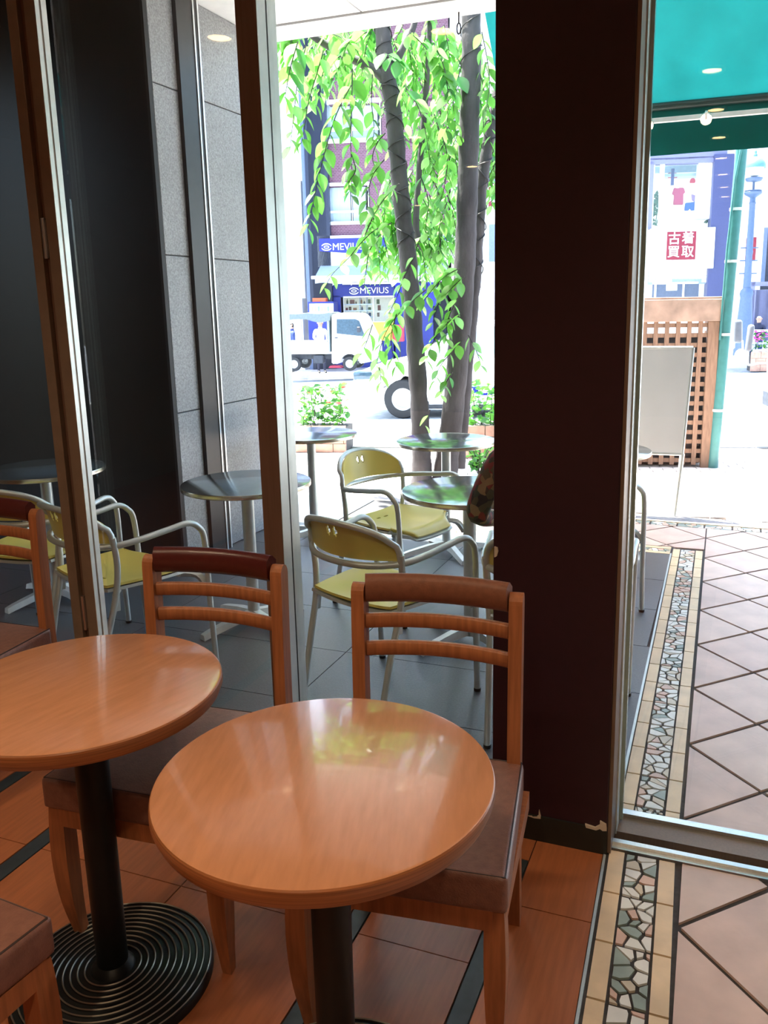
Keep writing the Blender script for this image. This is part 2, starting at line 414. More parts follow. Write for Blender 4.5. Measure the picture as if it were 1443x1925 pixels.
def strip(parent, xl, xr, ys, shf, npc):
    """border tiles on both sides, broken mosaic between"""
    W = xr-xl; b = .25*W; ys = sorted(ys)
    for y0, y1 in zip(ys, ys[1:]):
        for a, c in ((xl+.002, xl+b-.002), (xr-b+.002, xr-.002)):
            part(MB().prism([(shf(a, y0), y0+.003), (shf(c, y0), y0+.003), (shf(c, y1), y1-.003), (shf(a, y1), y1-.003)], GZ, 0), 'border_tile', m_tile_beige, parent)
        for cell in voronoi(xl+b+.002, xr-b-.002, y0+.002, y1-.002, npc):
            p = inset(cell, .0052)
            p = [(shf(x, y), y) for x, y in p]
            if area(p) > 1.2e-5:
                m = random.choices(m_moz, (7, 2.6, 3, 1.6))[0]
                part(MB().prism(p, GZ, -.0005-random.random()*.0012), 'mosaic_piece', m, parent)
strip(flo, -.243, -.064, [2.125-.1785*k for k in range(6)], sh_in, 14)
A = .228
def diag_tiles(parent, x0, y0, reg, shear, mats):
    """square tiles laid on the diagonal, clipped to reg = list of half planes, sharing one mesh where whole"""
    full = {}
    for j in range(-12, 40):
        for i in range(-2, 14):
            if (i+j) % 2 == 0: continue
            cx, cy = i*A, y0+j*A
            k = A-.0105
            poly = [(cx-k, cy), (cx, cy-k), (cx+k, cy), (cx, cy+k)]
            c = poly
            for h in reg: c = clip(c, *h) if len(c) > 2 else []
            if area(c) < .0008: continue
            m = random.choice(mats)
            if abs(area(c)-area(poly)) < 1e-7:
                if m.name not in full:
                    mb = MB().prism([(-k, 0), (0, -k), (k, 0), (0, k)], GZ, 0); full[m.name] = mb.mesh('paving_tile'); full[m.name].materials.append(m)
                o = bpy.data.objects.new('paving_tile', full[m.name]); COL.objects.link(o); o.parent = parent
                o.location = (x0+cx+shear*(cy-y0), cy, 0)
            else:
                part(MB().prism([(x0+x+shear*(y-y0), y) for x, y in c], GZ, 0), 'paving_tile', m, parent)
diag_tiles(flo, -.045, 1.876, [(-1, 0, -.004), (0, 1, 2.125), (1, 0, 2.4), (0, -1, .2)], -.02, [m_tile_pink, m_tile_pink2])
part(MB().box((-5, -7, GZ), (3.2, -.62, -.001)), 'far_floor', m_board, flo, label='board floor behind the viewer')

# door threshold: rails of the sliding door
dr = thing('door_1', 'sliding glass door with metal threshold rails beside the maroon column', None, (-.24, 2.22, 0), 0, None, 'structure')
del dr['label']; dr['label'] = 'sliding glass door with metal threshold rails beside the maroon column'
part(MB().box((-.245, 2.128, GZ), (3.1, 2.145, .004)).box((-.245, 2.145, GZ), (3.1, 2.162, .012)), 'threshold_rail', m_alu, dr, frame=WORLD)
part(MB().box((-.245, 2.162, -.03), (3.1, 2.205, -.022)), 'rail_groove', m_rubber, dr, frame=WORLD)
part(MB().box((-.245, 2.205, -.03), (3.1, 2.24, .006)).box((-.245, 2.24, -.03), (3.1, 2.29, .002)), 'threshold_plate', m_bronze, dr, frame=WORLD)
part(MB().box((-.245, 2.29, -.03), (3.1, 2.315, .012)), 'threshold_rail', m_alu, dr, frame=WORLD)
part(MB().box((-.2455, 2.105, 0), (-.236, 2.20, 2.6)), 'jamb', m_bronze, dr, frame=WORLD)
part(MB().box((-.2455, 2.20, 0), (-.232, 2.305, 2.6)), 'jamb', m_alu_pale, dr, frame=WORLD)
part(MB().box((-.230, 2.262, .012), (1.1, 2.272, 2.5)), 'pane', m_glass, dr, frame=WORLD)
part(MB().box((-.232, 2.255, .012), (-.222, 2.279, 2.5)), 'pane_edge', mat('pane_edge_green', (.35, .45, .40), .2, metal=.3), dr, frame=WORLD)

# column
colm = struct(MB().rbox((-.575, 2.10, 0), (-.246, 2.34, 2.6), .003), 'wall_column', m_maroon, label='dark maroon column between the window and the door')
part(MB().box((-.58, 2.094, 0), (-.2462, 2.1005, .078)), 'baseboard', m_basebd, colm, label='black baseboard')
def chip(pts):
    P = [at(x, y, 2.0985) for x, y in pts]
    part(MB().prism([(p.x, p.z) for p in P], 2.0935, 2.1, axis='y'), 'paint_chip', m_chip, colm, label='bare patch where the paint flaked off')
z = lambda x, y: (900+.2079*x, 1380+.2079*y)
chip([z(435, 728), z(480, 728), z(490, 738), z(540, 735), z(545, 680), z(560, 740), z(560, 758), z(500, 752)])
chip([(929.5, 1027), (935, 1029), (936.5, 1036), (934, 1045), (929.5, 1047)])
chip([z(960, 808), z(1010, 825), z(1050, 838), z(1095, 815), z(1095, 780), z(1150, 812), z(1157, 868), z(1120, 868), z(1095, 850), z(1060, 862), z(970, 838)])

# windows left of the column
w2 = thing('window_2', 'fixed window pane between the brown mullion and the maroon column', None, (-.9, 2.15, 0), 0, None, 'structure')
part(MB().rbox((-1.286, 2.10, 0), (-1.223, 2.204, 2.6), .002), 'mullion', m_brownmet, w2, frame=WORLD)
part(MB().box((-1.223, 2.102, 0), (-1.2215, 2.148, 2.6)).box((-1.223, 2.156, 0), (-1.2215, 2.204, 2.6)), 'mullion_cover', m_alu_pale, w2, frame=WORLD)
part(MB().box((-1.2232, 2.148, 0), (-1.2222, 2.156, 2.6)), 'mullion_groove', m_rubber, w2, frame=WORLD)
part(MB().box((-1.2215, 2.165, .04), (-.575, 2.173, 2.55)), 'pane', m_glass, w2, frame=WORLD)
part(MB().box((-1.223, 2.13, 0), (-.575, 2.205, .04)), 'sill', m_alu, w2, frame=WORLD)
part(MB().lathe([(.004, 0), (.009, .002), (.009, .012), (.006, .014)], 12, (-1.262, 2.1, .33), axis='y'), 'latch', m_alu, w2, smooth=40, frame=WORLD)
w1 = thing('window_1', 'tall folding window with hinged bronze stiles left of the mullion', None, (-1.65, 2.15, 0), 0, None, 'structure')
for a, b in ((-2.056, -2.018), (-1.992, -1.953)):
    part(MB().rbox((a, 2.10, .01), (b, 2.147, 2.55), .002), 'stile', mat('stile_bronze', (.24, .18, .13), .4, metal=.35, var=.08), w1, frame=WORLD)
part(MB().box((-2.018, 2.118, .01), (-1.992, 2.14, 2.55)), 'stile_gap', m_brownmet, w1, frame=WORLD)
part(MB().box((-1.953, 2.102, .01), (-1.9515, 2.118, 2.55)).box((-1.953, 2.126, .01), (-1.9515, 2.147, 2.55)), 'stile_edge', mat('bright_edge', (.78, .80, .76), .35, metal=.4), w1, frame=WORLD)
for zz in (1.72, .5):
    part(MB().tube([(-2.006, 2.104, zz-.06), (-2.006, 2.104, zz+.06)], .007, 10).box((-2.02, 2.108, zz-.055), (-1.99, 2.112, zz+.055)), 'hinge', m_alu, w1, smooth=40, frame=WORLD)
part(MB().box((-1.9515, 2.165, .04), (-1.286, 2.173, 2.55)), 'pane', m_glass, w1, frame=WORLD)
part(MB().box((-1.9515, 2.13, 0), (-1.286, 2.205, .04)), 'sill', m_alu, w1, frame=WORLD)
part(MB().box((-4.9, 2.165, .04), (-2.056, 2.173, 2.55)), 'pane', m_glass, w1, frame=WORLD)
part(MB().box((-4.9, 2.13, 0), (-2.056, 2.205, .04)), 'sill', m_alu, w1, frame=WORLD)

# room shell
struct(MB().box((-5, 2.1, 2.55), (3.2, 2.34, 3.3)), 'wall_front', m_plaster, label='wall above the shop windows')
struct(MB().box((-5.1, -7, 0), (-4.9, 2.34, 3.3)), 'wall_left', m_plaster, label='left wall of the cafe')
struct(MB().box((3.1, -7, 0), (3.3, 5.2, 3.3)), 'wall_right', m_plaster, label='right wall of the cafe')
struct(MB().box((-5.1, -7.2, 0), (3.3, -7, 3.3)), 'wall_back', mat('back_wall', (.12, .07, .045), .7), label='back wall of the cafe')
struct(MB().box((-5, -7, 2.7), (3.2, 2.1, 2.8)), 'ceiling', m_ceil, label='cafe ceiling')

# ------------------------------------------------------------------ terrace
ter = struct(MB().box((-6, 2.315, -.15), (3.1, 5.93, GZ)).box((-6, 2.13, -.15), (-.246, 2.32, GZ)), 'terrace_floor', m_grout, label='covered terrace paving of dark stone and pinkish tiles')
yl = [2.17, 2.65, 3.13, 3.61, 4.09, 4.57, 5.09, 5.57, 5.905]
xl = [-.47, -1.53, -2.59, -3.65, -4.71, -5.77]
cell = {}
def dark_tile(x0, x1, y0, y1):
    k = (round(x1-x0, 3), round(y1-y0, 3))
    if k not in cell:
        cell[k] = MB().box((-k[0]/2+.002, -k[1]/2+.002, GZ), (k[0]/2-.002, k[1]/2-.002, 0)).mesh('stone_slab'); cell[k].materials.append(m_granite_dark)
    o = bpy.data.objects.new('stone_slab', cell[k]); COL.objects.link(o); o.parent = ter; o.location = ((x0+x1)/2, (y0+y1)/2, 0)
for r, (y0, y1) in enumerate(zip(yl, yl[1:])):
    for x1, x0 in zip(xl, xl[1:]):
        if r >= 6 and x1 > -1.6: continue
        dark_tile(x0, x1, y0, y1)
    if r < 6: dark_tile(-.47, -.278 if r > 2 else -.255, y0, y1)
def sh_out(x, y): return x-.0115*(y-2.33)
part(MB().prism([(sh_out(-.252, 2.32), 2.32), (sh_out(-.243, 2.32), 2.32), (sh_out(-.243, 5.1), 5.1), (sh_out(-.252, 5.1), 5.1)], GZ, .004), 'edge_trim', m_alu_pale, ter, label='thin metal edging beside the mosaic')
strip(ter, -.241, -.064, [2.32, 2.363]+[2.363+.1783*k for k in range(1, 17)], sh_out, 13)
for a, b in ((5.095, 5.135), (5.205, 5.245)):
    for k in range(8):
        part(MB().box((-.285-.178*(k+1)+.002, a, GZ), (-.285-.178*k-.002, b, 0)), 'border_tile', m_tile_beige, ter)
moz = MB()
for k in range(8):
    for c in voronoi(-.285-.178*(k+1), -.285-.178*k, 5.138, 5.202, 10):
        moz.prism(inset(c, .004), GZ, -.001, mi=random.randrange(4))
for k in range(26):
    for c in voronoi(-1.53+.178*k, -1.53+.178*(k+1)-.008, 5.78, 5.872, 9):
        moz.prism(inset(c, .004), GZ, -.001, mi=random.randrange(4))
part(moz, 'mosaic_border', m_moz, ter, kind='stuff', label='far mosaic border of broken tile')
for k in range(26):
    part(MB().box((-1.53+.178*k+.002, 5.875, GZ), (-1.53+.178*(k+1)-.002, 5.905, .002)), 'border_tile', m_tile_beige, ter)
diag_tiles(ter, -.058, 2.333, [(-1, 0, -.004), (0, 1, 5.77), (1, 0, 2.6), (0, -1, -2.32)], -.0107, [m_tile_pink, m_tile_pink2])
diag_tiles(ter, -.058, 2.333, [(1, 0, -.004), (0, 1, 5.77), (0, -1, -5.255), (-1, 0, 1.45)], -.0107, [m_tile_pink, m_tile_pink2])

# granite wall, black wall, rail
gw = struct(MB().box((-3.3, 3.985, 0), (-2.982, 5.15, 3.3)), 'wall_granite', m_joint, label='grey granite wall at the end of the terrace')
zj = [0, .915, 1.797, 2.685, 3.2]
for z0, z1 in zip(zj, zj[1:]):
    part(MB().rbox((-2.99, 3.99, z0+.003), (-2.97, 5.15, z1-.003), .003, 1), 'granite_slab', m_granite, gw)
    part(MB().rbox((-3.29, 5.14, z0+.003), (-2.975, 5.16, z1-.003), .003, 1), 'granite_slab', m_granite, gw)
bw = struct(MB().box((-6.1, 3.99, 0), (-3.0, 4.1, 3.3)), 'wall_black', m_joint, label='black polished stone wall left of the granite')
for x0, x1 in ((-3.7, -2.985), (-4.42, -3.706), (-5.2, -4.426), (-6.0, -5.206)):
    part(MB().box((x0, 3.97, .003), (x1, 3.992, 3.2)), 'stone_panel', m_black, bw)
part(MB().box((-2.99, 3.958, 0), (-2.972, 3.99, 3.2)), 'corner_trim', m_rubber, bw)
struct(MB().box((-6.2, 2.3, 0), (-6.0, 4.0, 3.3)), 'wall_end', m_black, label='dark end wall of the terrace')
rl = struct(MB().box((-2.97, 4.21, .0), (-2.945, 4.415, 3.2)), 'trim_1', mat('dark_channel', (.045, .043, .042), .4, metal=.4), label='dark metal shutter channel on the granite wall')
part(MB().box((-2.946, 4.36, .0), (-2.94, 4.372, 3.2)).box((-2.946, 4.403, .0), (-2.94, 4.416, 3.2)), 'channel_lip', mat('channel_lip_bright', (.8, .82, .82), .3, metal=.6), rl)

# soffit
sof = struct(MB().box((-6.1, 2.3, 3.212), (3.3, 5.2, 3.4)), 'ceiling_terrace', m_joint, label='white panelled soffit over the terrace')
for x0, x1 in ((-6, -4.3), (-4.3, -2.17), (-2.17, -.04), (-.04, 2.09), (2.09, 3.2)):
    for y0, y1 in ((2.34, 3.2), (3.2, 4.08), (4.08, 4.95)):
        part(MB().box((x0+.006, y0+.004, 3.2), (x1-.006, y1-.004, 3.214)), 'ceiling_panel', m_white, sof)
part(MB().box((-6, 4.958, 3.19), (3.2, 5.22, 3.45)), 'edge_beam', m_white, sof)
hk = [at(862, 36, 5.15), at(862, 44, 5.15)]
ring = [(hk[1].x+.012*math.cos(a), 5.15, hk[1].z-.028+.03*math.sin(a)) for a in [2*PI*k/14 for k in range(14)]]
one(MB().tube([hk[0]+Vector((0, 0, .06)), hk[1]], .005, 6).tube(ring, .0045, 6, closed=True), 'crank_hook', m_rubber, 'small black crank hook hanging below the soffit edge', 'hook', (hk[0].x, 5.15, 3.19), smooth=60)
struct(MB().box((-6.1, -7.2, 3.4), (3.3, 5.2, 9)), 'wall_upper', m_white, label='upper storeys of the building over the cafe')

# ------------------------------------------------------------------ ceiling downlights (mirrored in the panes, all but the added entrance one)
def downlight(x, y, lab):
    t = thing('downlight', lab, 'lamp', (x, y, 2.69), 0, 'recessed ceiling downlights')
    part(MB().lathe([(.05, .009), (.068, .009), (.068, -.006), (.05, -.004)], 24), 'trim_ring', m_lamp_w, t, smooth=30)
    part(MB().lathe([(.0, .004), (.05, .004), (.05, .0), (.0, .0)], 24), 'diffuser', m_emit, t)
    l = bpy.data.lights.new('downlight_bulb', 'SPOT'); l.energy = DOWN_W; l.color = (1, .77, .52); l.spot_size = math.radians(125); l.spot_blend = .7; l.shadow_soft_size = .05
    lo = bpy.data.objects.new('bulb', l); COL.objects.link(lo); lo.parent = t; lo.location = (0, 0, -.02)
for i, y in enumerate((-.47, -1.46, -2.44, -3.42, -4.42, -5.40, -6.3)):
    downlight(-.19, y, 'recessed warm downlight in the row by the door, number %s from the glass' % ('first second third fourth fifth sixth seventh'.split()[i]))
for i, y in enumerate((.82, -.46, -1.67, -3.1, -4.6)):
    downlight(-2.24, y, 'recessed warm downlight above the window tables, %s from the glass' % ('first second third fourth fifth'.split()[i]))
downlight(.38, 1.0, 'added warm downlight out of view, brightening the tiled entrance inside the glass door')  # extra lamp, added to brighten the entrance tiles and nearby boards
downlight(-1.29, .51, 'recessed warm downlight above the two round tables')
downlight(-3.68, -5.6, 'recessed warm downlight in the far corner of the room')

# ------------------------------------------------------------------ indoor furniture
def cafe_table(name, label, loc, rz):
    t = thing(name, label, 'table', loc, rz, 'round cafe tables')
    R, H = .286, .727
    top = part(MB().lathe([(0, H), (R-.006, H), (R-.002, H-.0012)], 96), 'table_top', m_lam, t, smooth=30)
    part(MB().lathe([(R-.002, H-.0012), (R, H-.004), (R+.001, H-.018), (R-.006, H-.034), (R-.012, H-.036), (R-.1, H-.036)], 96), 'edge_band', m_lam_edge, top, smooth=30)
    part(MB().lathe([(.0, H-.036), (.12, H-.036), (.12, H-.048), (.036, H-.052), (.034, .05), (.045, .04), (.05, .032)], 40), 'post', m_blackm, t, smooth=30)
    prof = [(.0, .034), (.05, .034)]; rings = MB()
    r = .058
    while r < .215:
        zz = .034-.012*(r/.22)**2
        prof += [(r, zz), (r+.003, zz+.004), (r+.006, zz)]
        rings.lathe([(r+.0012, zz+.003), (r+.003, zz+.0052), (r+.0048, zz+.003)], 72)
        r += .0155
    prof += [(.218, .02), (.222, .012), (.222, 0), (0, 0)]
    b = part(MB().lathe(prof, 72), 'base', m_blackm, t, smooth=35)
    part(rings, 'base_ridges', m_ridge, b, smooth=60, label='worn bright ridges of the round base')
    return t
cafe_table('cafe_table', 'round orange wood cafe table in the front, with glossy daylight on its top', (-.603, 1.137, 0), .3)
cafe_table('cafe_table', 'round orange wood cafe table at the left, on a ridged black disc base', (-1.245, 1.282, 0), -.2)

def cafe_chair(label, loc, rz, pad):
    """faces local -y"""
    t = thing('cafe_chair', label, 'chair', loc, rz, 'wooden cafe chairs')
    for s in (-1, 1):
        mb = MB(); sec = [(-.0155, -.020), (.0155, -.020), (.0155, .020), (-.0155, .020)]
        pts = [(s*.186, .232, .0), (s*.186, .213, .2), (s*.186, .205, .42), (s*.186, .206, .6), (s*.186, .214, .84)]
        P = smooth_path(pts, 4)
        top = Vector((s*.186, .214, .84))
        ring = []
        mb.sweep(P, sec, up=(0, 1, 0))
        n = 8   # rounded top of the post
        arc = [(-.020+.0, 0)]
        poly = [(.194, .839)]+[(.214-.020*math.cos(PI*k/n), .839+.026*math.sin(PI*k/n)) for k in range(n+1)]
        mb.prism(poly[1:], s*.186-.0155, s*.186+.0155, axis='x')
        part(mb, 'back_post', m_wood, t)
    def rail(z0, z1, bow, th, name, m, r=.004, yo=0, xw=.171):
        mb = MB(); n = 14; zc = (z0+z1)/2; h = (z1-z0)/2
        sec = [(-th/2+r, -h), (th/2-r, -h), (th/2, -h+r), (th/2, h-r), (th/2-r, h), (-th/2+r, h), (-th/2, h-r), (-th/2, -h+r)]
        path = [(-xw+2*xw*k/n, .208+yo+bow*(1-(2*k/n-1)**2), zc) for k in range(n+1)]
        mb.sweep(path, sec); return part(mb, name, m, t, smooth=50)
    rail(.755, .790, .030, .018, 'back_slat', m_wood); rail(.685, .720, .030, .018, 'back_slat', m_wood)
    rail(.820, .888, .026, .036, 'top_rail_pad', pad, r=.014, xw=.1695)
    # seat cushion, a little wider at the front
    def seat(zl, zh, gx, rr, name, m):
        mb = MB(); pl = [(-.205-gx, .20), (.205+gx, .20), (.225+gx, -.215-gx), (-.225-gx, -.215-gx)]
        bm = bmesh.new(); vb = [bm.verts.new((x, y, zl)) for x, y in pl]; vt = [bm.verts.new((x, y, zh)) for x, y in pl]
        bm.faces.new(vb[::-1]); bm.faces.new(vt)
        for i in range(4): bm.faces.new((vb[i], vb[(i+1) % 4], vt[(i+1) % 4], vt[i]))
        bmesh.ops.bevel(bm, geom=bm.edges[:], offset=rr, segments=3, profile=.6, affect='EDGES')
        bm.verts.index_update(); mb.add([v.co.copy() for v in bm.verts], [[v.index for v in f.verts] for f in bm.faces]); bm.free()
        return part(mb, name, m, t, smooth=50)
    cu = seat(.378, .456, .004, .014, 'seat_cushion', m_leather)
    loop = [(-.203, .196, .4535), (.203, .196, .4535), (.222, -.21, .4535), (-.222, -.21, .4535)]
    mb = MB()
    for a, b in zip(loop, loop[1:]+loop[:1]): mb.tube([a, b], .0022, 6)
    part(mb, 'seam', m_seam, cu, label='stitched seam round the seat')
    ap = MB(); ap.box((-.20, -.212, .335), (.20, -.19, .38)).box((-.20, .19, .335), (.20, .205, .38)).box((-.222, -.2, .335), (-.2, .2, .38)).box((.2, -.2, .335), (.222, .2, .38))
    part(ap, 'apron', m_wood, t)
    for s in (-1, 1):
        mb = MB(); pts = [(s*.202, -.19, .375), (s*.204, -.192, .25), (s*.203, -.186, .12), (s*.198, -.168, 0)]
        sec = [(-.018, -.018), (.018, -.018), (.018, .018), (-.018, .018)]
        P = smooth_path(pts, 4); n = len(P)
        mb.sweep(P, sec, up=(0, 1, 0), scl=[1.05+.2*math.sin(PI*min(1, i/(n-1)*1.2))-.45*(i/(n-1))**2 for i in range(n)])
        part(mb, 'leg', m_wood, t)
    return t
cafe_chair('wooden cafe chair with rust pad beside the maroon column', (-.584, 1.515, 0), math.radians(6.5), m_pad_brn)
cafe_chair('wooden cafe chair with glossy maroon pad behind the left table', (-1.217, 1.543, 0), math.radians(4), m_pad_mar)
cafe_chair('wooden cafe chair with maroon pad cut by the left edge, near the hinged frame', (-2.30, 1.84, 0), math.radians(2), m_pad_mar)
cafe_chair('wooden cafe chair in the lower left corner, only seat and one leg in view', (-1.31, .77, 0), math.radians(176), m_pad_mar)

# ------------------------------------------------------------------ terrace furniture
def terrace_table(label, loc, rz):
    t = thing('terrace_table', label, 'table', loc, rz, 'round metal terrace tables')
    H, R = .705, .30
    top = part(MB().lathe([(0, H), (R-.003, H), (R-.001, H-.001)], 80), 'table_top', m_tabletop, t, smooth=30)
    part(MB().lathe([(R-.001, H-.001), (R, H-.003), (R, H-.020), (R-.002, H-.022), (R-.02, H-.020), (0, H-.02)], 80), 'rim', m_tabrim, top, smooth=30)
    part(MB().lathe([(.0, H-.02), (.10, H-.022), (.10, H-.03), (.0285, H-.034), (.0285, .07), (.04, .055), (.04, .03), (0, .03)], 28), 'post', m_alu_pale, t, smooth=30)
    for k in range(4):
        a = PI/2*k+PI/4; d = Vector((math.cos(a), math.sin(a), 0)); s = Vector((-d.y, d.x, 0)); mb = MB()
        P = []
        for r, zt, zb, wd in ((.02, .075, .035, .026), (.12, .062, .03, .024), (.25, .036, .008, .022), (.285, .026, .0, .02)):
            P.append((r, zt, zb, wd))
        vs = []
        for r, zt, zb, wd in P:
            c = d*r; vs += [c-s*wd+Vector((0, 0, zb)), c+s*wd+Vector((0, 0, zb)), c+s*wd*.7+Vector((0, 0, zt)), c-s*wd*.7+Vector((0, 0, zt))]
        fs = [(4*i+k2, 4*i+(k2+1) % 4, 4*i+4+(k2+1) % 4, 4*i+4+k2) for i in range(3) for k2 in range(4)]+[(3, 2, 1, 0), (12, 13, 14, 15)]
        mb.add(vs, fs); part(mb, 'foot', m_feet, t)
    return t
tt = terrace_table('round steel terrace table nearest, standing beyond the brown mullion', (-2.10, 3.30, 0), math.radians(20))
for (x, y), a, lab in [((-1.05, 3.44), 12, 'round steel terrace table half hidden by the maroon column, chairs drawn up'),
                       ((-1.59, 4.72), -5, 'round steel terrace table in front of the tree trunks'),
                       ((-2.52, 4.75), 8, 'round steel terrace table farthest left, beside the street'),
                       ((-3.31, 3.30), 30, 'round steel terrace table at the left edge before the black wall'),
                       ((-.68, 4.62), 15, 'round steel terrace table whose rim peeks out right of the column')]:
    dup(tt, (x, y, 0), math.radians(a), lab)

def terrace_chair(label, loc, rz):
    """faces local +y"""
    t = thing('terrace_chair', label, 'chair', loc, rz, 'yellow aluminium terrace armchairs')
    r = .0125
    wf, df, wa, da, ha, wr, dr, wt, dt, ht = .256, .22, .258, .189, .652, .201, .284, .231, .165, .655
    # one tube: front leg, arm, round the back, arm, front leg
    half = [(wf, df+.012, .004), (wf+.002, df, .30), (wa+.004, da+.022, .56), (wa+.006, da-.005, .625), (wa+.006, da-.055, ha), (wa, .05, ha-.008), (wt+.02, -.08, ha-.022), (wt-.01, -.175, ha-.032), (.13, -.245, ha-.038)]
    path = half+[(0, -.265, ha-.04)]+[(-x, y, z) for x, y, z in reversed(half)]
    part(MB().tube(smooth_path(path, 5), r, 10), 'arm_tube', m_alu_pale, t, smooth=60)
    for s in (-1, 1):
        part(MB().tube(smooth_path([(s*wr, -dr, .004), (s*(wr+.004), -.225, .25), (s*(wr+.012), -.178, .42), (s*(wt-.008), -.166, .54), (s*(wt-.002), -.178, ht)], 5), r, 10), 'rear_leg', m_alu_pale, t, smooth=60)
        for q in ((s*wr, -dr, 0), (s*wf, df+.012, 0)): part(MB().lathe([(0, 0), (.014, 0), (.0145, .012), (0, .012)], 10, q), 'foot_glide', m_rubber, t)
    def back(x, k):       # curve of the back in plan, x in -1..1
        return Vector((x*.226, -.175-.088*(1-x*x)-.012*k, 0))
    hoop = []
    for i in range(25):
        a = PI*i/24; x = math.cos(a); zz = ha-.03+.148*math.sin(a)**.62
        p = back(x, zz > .7); hoop.append((p.x, p.y-.03*math.sin(a), zz))
    part(MB().tube(hoop, r*.95, 10), 'back_hoop', m_alu_pale, t, smooth=60)
    def panel(u, v):
        x = (u*2-1)*.97; a = math.acos(max(-1, min(1, x))); top = ha-.03+.145*max(.03, math.sin(a))**.62; bot = ha-.022
        zz = bot+(top-bot)*v; p = back(x, 0); return (p.x, p.y-.03*math.sin(a)*v+.004, zz)
    def keep(u, v):
        for c in (.44, .52):
            if ((u-c)/.022)**2+((v-.70)/.13)**2 < 1: return False
        return True
    part(MB().grid(panel, 64, 20, .008, keep), 'back_panel', m_yellow, t, smooth=50)
    def seat(u, v):
        x = (u*2-1); y = -.20+.42*v
        wd = (.195+.03*math.sin(PI*v*.8))*(1-.10*max(0, v-.8)/.2)
        edge = 1-.5*max(0, abs(x)-.7)/.3*(max(0, v-.75)/.25)
        return (x*wd, y*edge if v > .5 else y, .452-.022*(1-x*x)*math.sin(PI*v)-.035*max(0, v-.8)/.2*max(0, v-.8)/.2+.012*abs(x)**3)
    def ks(u, v):
        for c in (.43, .57):
            if abs(u-c) < .03 and abs(v-.18) < .012: return False
        return True
    st = part(MB().grid(seat, 30, 40, .010, ks), 'seat', m_yellow, t, smooth=50)
    def under(u, v):
        p = Vector(seat(u, v)); x = u*2-1
        return (p.x*1.05, p.y*1.03, p.z-.012-.006*(1-x*x))
    part(MB().grid(under, 14, 14, .012), 'seat_frame', m_alu_pale, t, smooth=50)
    for s in (-1, 1):
        part(MB().sweep(smooth_path([(s*.18, -.15, .432), (s*.205, -.172, .425), (s*.212, -.18, .36)], 4), [(-.009, -.012), (.009, -.012), (.009, .012), (-.009, .012)], up=(0, 1, .2)), 'rear_bracket', m_alu_pale, t)
        part(MB().sweep(smooth_path([(s*.17, .12, .425), (s*.225, .185, .415), (s*.253, .214, .36)], 4), [(-.009, -.012), (.009, -.012), (.009, .012), (-.009, .012)], up=(0, 1, .2)), 'front_bracket', m_alu_pale, t)
    return t
tc = terrace_chair('yellow armchair on the terrace seen from behind, right of the mullion', (-1.191, 2.822, 0), math.radians(-19.8))
for (x, y), a, lab in [((-1.523, 3.79), -108.7, 'yellow armchair facing right between two steel tables, its front turned to us'),
                       ((-2.321, 2.696), -19.2, 'yellow armchair on the terrace behind the left window frame'),
                       ((-2.93, 2.86), 6, 'yellow armchair at the far left edge of the terrace'),
                       ((-.54, 2.845), 5, 'yellow armchair behind the maroon column with a person seated in it'),
                       ((-.69, 4.0), -35, 'armchair mostly hidden by the column, one leg showing to its right')]:
    dup(tc, (x, y, 0), math.radians(a), lab)

# patterned cloth worn by the guest behind the column
m, t_, b_ = new_mat('patterned_cloth'); N = t_.nodes; L = t_.links
tcn = N.new('ShaderNodeTexCoord'); vo = N.new('ShaderNodeTexVoronoi'); vo.inputs['Scale'].default_value = 38; L.new(tcn.outputs['Object'], vo.inputs[0])
sp = N.new('ShaderNodeSeparateColor'); L.new(vo.outputs['Color'], sp.inputs[0])
cr = N.new('ShaderNodeValToRGB'); cr.color_ramp.interpolation = 'CONSTANT'
for i, (p, c) in enumerate([(0, (.10, .09, .055)), (.3, (.22, .03, .04)), (.5, (.05, .07, .05)), (.68, (.30, .21, .11)), (.85, (.03, .025, .03))]):
    e = cr.color_ramp.elements[i] if i < 2 else cr.color_ramp.elements.new(p)
    e.position = p; e.color = (*c, 1)
L.new(sp.outputs[0], cr.inputs[0]); L.new(cr.outputs[0], b_.inputs['Base Color']); b_.inputs['Roughness'].default_value = .85
m_pattern = m

# ------------------------------------------------------------------ green awning with rail and lamps
m_awn = trans_mat('awning_teal', (.04, .30, .29), (.065, .32, .33), .55)
m_val = trans_mat('valance_teal', (.01, .15, .13), (.01, .16, .15), .25)
aw = thing('shop_awning', 'teal canvas awning over the entrance with a hanging valance', 'awning', (.8, 5.25, 3.6))
part(MB().grid(lambda u, v: (-1.6+5.0*u, 5.22+.90*v, 3.74-.98*v-.02*math.sin(PI*v)), 24, 8, .004), 'canopy', m_awn, aw, smooth=60, frame=WORLD)
part(MB().grid(lambda u, v: (-1.6+5.0*u, 6.125+.008*math.sin(40*u)*v, 2.76-.30*v), 60, 4, .004), 'valance', m_val, aw, smooth=60, frame=WORLD)
part(MB().tube([(-1.6, 6.11, 2.765), (3.4, 6.11, 2.765)], .028, 10), 'front_bar', mat('awning_bar', (.02, .05, .045), .4), aw, smooth=60, frame=WORLD)
for x in (.9, 3.38):
    part(MB().bar((x, 5.22, 3.0), (x, 6.09, 2.76), .03, .03), 'arm', m_alu_pale, aw, frame=WORLD)
lr = thing('lamp_rail', 'white lighting rail below the awning front', 'rail', (0, 6.02, 2.66))
part(MB().rbox((-.75, 6.0, 2.645), (2.2, 6.035, 2.675), .004), 'rail', mat('rail_white', (.8, .8, .78), .4), lr, frame=WORLD)
for x in (-.7, .6, 2.1): part(MB().bar((x, 6.02, 2.66), (x, 6.1, 2.76), .015, .015), 'bracket', m_alu_pale, lr, frame=WORLD)
